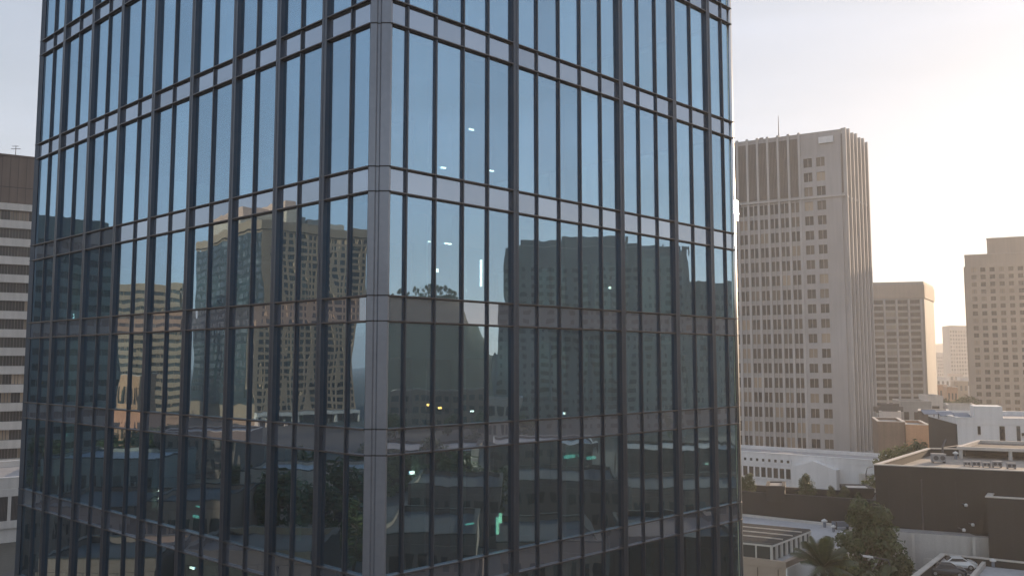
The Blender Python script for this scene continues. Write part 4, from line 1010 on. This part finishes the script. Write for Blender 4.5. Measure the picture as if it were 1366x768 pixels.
# left face: the tall two-sided tower
P0 = fx(338, 345); dr = Vector((.8,.6)); dl = Vector((-.6,.8))
s_ = 47; PR = P0+dr*s_
sl = 80; PL = P0+dl*sl
zL = vz(330, 296, 345)
LB, q = mb_build('l', 'mirrored_office_tower', 'tall stone grid office tower reflected in the left glass face', [P0, PR, PR+dl*sl, PL], zL, M['warmwall'], parapet=0)
LB.facade(q[0], q[1], 5, zL-3.2, 15, 25, wr=.62, hr=.62, pier=.55, band=.5, ml=2.5, wmat=M['windark'])
def shadeside(mb):
    n_ = nrm_out(q[0], q[3], LB.cen); v = q[3]-q[0]; mb.obox((q[0].x+n_.x*.01,q[0].y+n_.y*.01,8), (v.x,v.y,0), (n_.x*.3,n_.y*.3,0), (0,0,zL-12))
part(LB, 'painted_shade_side', M['tealshade'], shadeside)  # shade of this side is put into its dark colour
def dkwin(mb):
    n_ = nrm_out(q[0], q[3], LB.cen); v = (q[3]-q[0]).normalized()
    for i in range(18):
        for j in range(19):
            p = q[0]+v*(2+i*4.3)+n_*.3; mb.obox((p.x,p.y,13+j*3.45), (v.x*2.4,v.y*2.4,0), (n_.x*.06,n_.y*.06,0), (0,0,2.1))
part(LB, 'side_window', M['windark'], dkwin)['kind'] = 'stuff'
def corn(mb): mb.ring(offset(q,-1.3), offset(q,.6), zL-3.0, zL+.6)
part(LB, 'cornice', M['warmwall'], corn)
def mech(mb):
    for f0, f1, g0_, g1_, zz_ in ((.02,.30,.25,.8,9.5),(.30,.44,.1,.6,11.5),(.44,.62,.2,.7,6.5),(.62,.98,.15,.85,5.0)):
        pts = [P0+dr*s_*f+dl*sl*g_ for f, g_ in ((f0,g0_),(f1,g0_),(f1,g1_),(f0,g1_))]; mb.prism([mirror('l', v_) for v_ in pts], zL-.5, zL+zz_)
part(LB, 'roof_plant', M['tanwall'], mech)
def arc(mb):
    n_ = nrm_out(q[0], q[1], LB.cen); v = (q[1]-q[0]).normalized(); L = (q[1]-q[0]).length
    for i in range(9):
        p = q[0]+v*(L/8*i-.6); mb.obox((p.x,p.y,0), (v.x*1.2,v.y*1.2,0), (n_.x*6,n_.y*6,0), (0,0,3.6))
    p = q[0]; mb.obox((p.x-n_.x*.1,p.y-n_.y*.1,3.604), (v.x*L,v.y*L,0), (n_.x*7,n_.y*7,0), (0,0,1.2))
part(LB, 'arcade', M['coping'], arc)
LB.done()
# dark slab at the far left of the left face
va, vb = fx(30, 175), fx(148, 190); z = vz(80, 294, 180)
LA, q2 = mb_build('l', 'mirrored_dark_block', 'dark grey block reflected at the far left of the glass', [va, vb, vb+Vector((-10,22)), va+Vector((-10,22))], z, M['teal_glass_wall'], parapet=.6)
LA.facade(q2[0], q2[1], 3, z-3.5, 9, 15, wr=.95, hr=.45, pier=.2, band=.5, wmat=M['windark']); LA.done()
# warm banded block between them
va, vb = fx(120, 350), fx(240, 352); z = vz(190, 381, 350)
LC, q3_ = mb_build('l', 'mirrored_banded_block', 'warm banded block reflected between the dark block and the stone tower', [va, vb, vb+Vector((-4,16)), va+Vector((-4,16))], z, M['warmwall'], parapet=.5)
LC.facade(q3_[0], q3_[1], 3, z-1.5, 10, 16, wr=.93, hr=.45, pier=.3, band=.9, wmat=M['windark']); LC.done()
# low warm building, teal roof
def mlow(face, px0, px1, ytop, Y, depth, mat, label, roofm=None, nc=6, nr=2, par=.5):
    va, vb = fx(px0, Y), fx(px1, Y); z = max(3.2, vz((px0+px1)/2, ytop, Y))
    t, q = mb_build(face, 'mirrored_low_building', label, [va, vb, vb+Vector((0,depth)), va+Vector((0,depth))], z-par, mat, cat='building', roofm=roofm, parapet=par, copem=M['darkwall'] if Y < 180 else None)
    if nc: t.facade(q[0], q[1], .8, z-1.0, nc, nr, wr=.6, hr=.5, pier=.2, band=.15, wmat=M['windark'])
    t.done()
mlow('l',150,192,500,250,14,M['orangebox'],'low orange building reflected under the warm banded block')
mlow('l',60,215,612,120,16,M['teal_glass_wall'],'low teal roofed building reflected low on the left face', M['solar'], 10, 2)
mlow('l',215,330,575,190,14,M['darkbrown'],'low brown building reflected below the stone tower', None, 9, 2)
mlow('l',330,520,625,130,12,M['tanwall'],'low tan building reflected low beside the corner column', None, 12, 2)
mlow('r',520,640,520,330,14,M['brownbox'],'low brown building reflected right of the corner column', M['roofwarm'], 9, 3)
mlow('r',640,700,530,280,14,M['beige'],'low beige building reflected left of the wide slab')
mlow('r',470,640,600,170,20,M['darkwall'],'low dark building reflected low on the right face', M['roof'], 9, 2)
mlow('r',660,800,590,190,18,M['darkbrown'],'low brown building reflected under the wide slab', M['roof'], 9, 2)
mlow('r',830,990,600,170,18,M['darkwall'],'low dark building reflected low near the right glass edge', M['roofwarm'], 9, 2)
for a_ in ((540,672,648,120,16,'darkbrown','nearer brown building reflected low beside the corner column','roofdark',8,2),(690,822,640,128,18,'darkbrown','second nearer dark building reflected low on the right face','roofdark',8,2),(842,1010,652,118,16,'brownbox','nearer brick building reflected low near the right glass edge','roofdark',8,2),
      (500,640,712,84,15,'darkbrown','closest brown building reflected at the foot of the right face','roofdark',8,2),(668,800,722,80,14,'brownbox','closest brick building reflected at the foot of the right face','roofdark',8,2),(830,980,716,84,14,'darkwall','closest dark building reflected at the foot of the right edge','roofdark',8,2)):
    mlow('r', *a_[:5], M[a_[5]], a_[6], M[a_[7]], a_[8], a_[9])
for a_ in ((40,180,676,100,16,'darkbrown','nearer brown building reflected low at the far left of the glass','roofdark',8,2),(200,300,668,98,14,'brownbox','nearer brick building reflected low in the middle of the left face','roofdark',6,2),(60,210,745,68,9,'darkbrown','closest brown building reflected at the foot of the left face','roofdark',7,2),(250,420,735,70,10,'darkwall','closest dark building reflected at the foot of the left face near the column','roofdark',7,2)):
    mlow('l', *a_[:5], M[a_[5]], a_[6], M[a_[7]], a_[8], a_[9])
rt2 = tree('street_tree', 9.0, 3.6, 1400, .38, 41, clumps=18, crown_base=.18)
k = 0; rn = random.Random(77)
for face, x0, x1, Y0, Y1, n_ in (('l',190,250,130,240,8),('l',290,520,105,150,9),('l',60,200,150,210,6),('r',500,700,130,170,6),('r',520,900,230,320,8)):
    for i in range(n_):
        px = x0+(x1-x0)*(i+rn.random())/n_; p = mirror(face, fx(px, rn.uniform(Y0,Y1))); o = rt2 if k == 0 else copy_tree(rt2); k += 1
        side = 'left' if face == 'l' else 'right'
        put(o, p.x, p.y, 0, f'street tree among the low buildings reflected in the {side} glass face', 'tree', f'trees reflected in the {side} glass face', s=rn.uniform(.8,1.35), rz=rn.uniform(0,6))
# streets
def road(name, a, b, w, z=.004, mat='asphalt'):
    a, b = Vector(a), Vector(b); d = (b-a).normalized(); s_ = Vector((-d.y,d.x))*w/2; mb = MB()
    mb.add([(*(a-s_),z),(*(b-s_),z),(*(b+s_),z),(*(a+s_),z)], [(0,1,2,3)]); o = mb.build(name, M[mat], recalc=False); o['kind'] = 'structure'
    if mat == 'asphalt':
        mb = MB(); L = (b-a).length
        for k in range(int(L/9)):
            p = a+d*(k*9); t = Vector((-d.y,d.x))*.08
            mb.add([(*(p-t),z+.004),(*(p+d*3-t),z+.004),(*(p+d*3+t),z+.004),(*(p+t),z+.004)], [(0,1,2,3)])
        o = mb.build('road_marking', M['paint'], recalc=False); o['kind'] = 'structure'
road('road', (-400,8), (500,8), 13); road('road', (22,-300), (27,62), 11, .012)
road('road', (-60,-300), (-52,300), 12, .012)
mb = MB(); mb.prism([Vector((-52,16)),Vector((20,16)),Vector((20,64)),Vector((-52,64))], -.1, .13); struct(mb.build('pavement', M['pavement']))
# cars on the street
i = 0
for x, y, rz, k, lb in ((-60,5,0,'car_white','white car on the cross street left of the glass tower'),(-85,11,math.pi,'car_dark','dark car on the cross street left of the glass tower'),(60,5,0,'car_dark','dark car on the cross street right of the glass tower'),(90,11,math.pi,'car_white','white car on the cross street right of the glass tower')):
    o = copy_tree(cars[k]); o.location = (x,y,.01); o.rotation_euler = (0,0,rz); tag(o, lb, 'car', 'cars driving on the cross street')

# ------------------------------------------------------------ haze
hz, n, l, b = newmat('haze_air'); n.remove(b); out = [x for x in n if x.type == 'OUTPUT_MATERIAL'][0]
pv = N(n, 'ShaderNodeVolumePrincipled'); pv.inputs['Color'].default_value = (.96,.93,.92,1); pv.inputs['Density'].default_value = .00040; pv.inputs['Anisotropy'].default_value = .35
l.new(pv.outputs[0], out.inputs['Volume'])
mb = MB(); mb.box(-4300,4300,-4300,4300,-2,112); o = mb.build('haze', hz); o['kind'] = 'stuff'
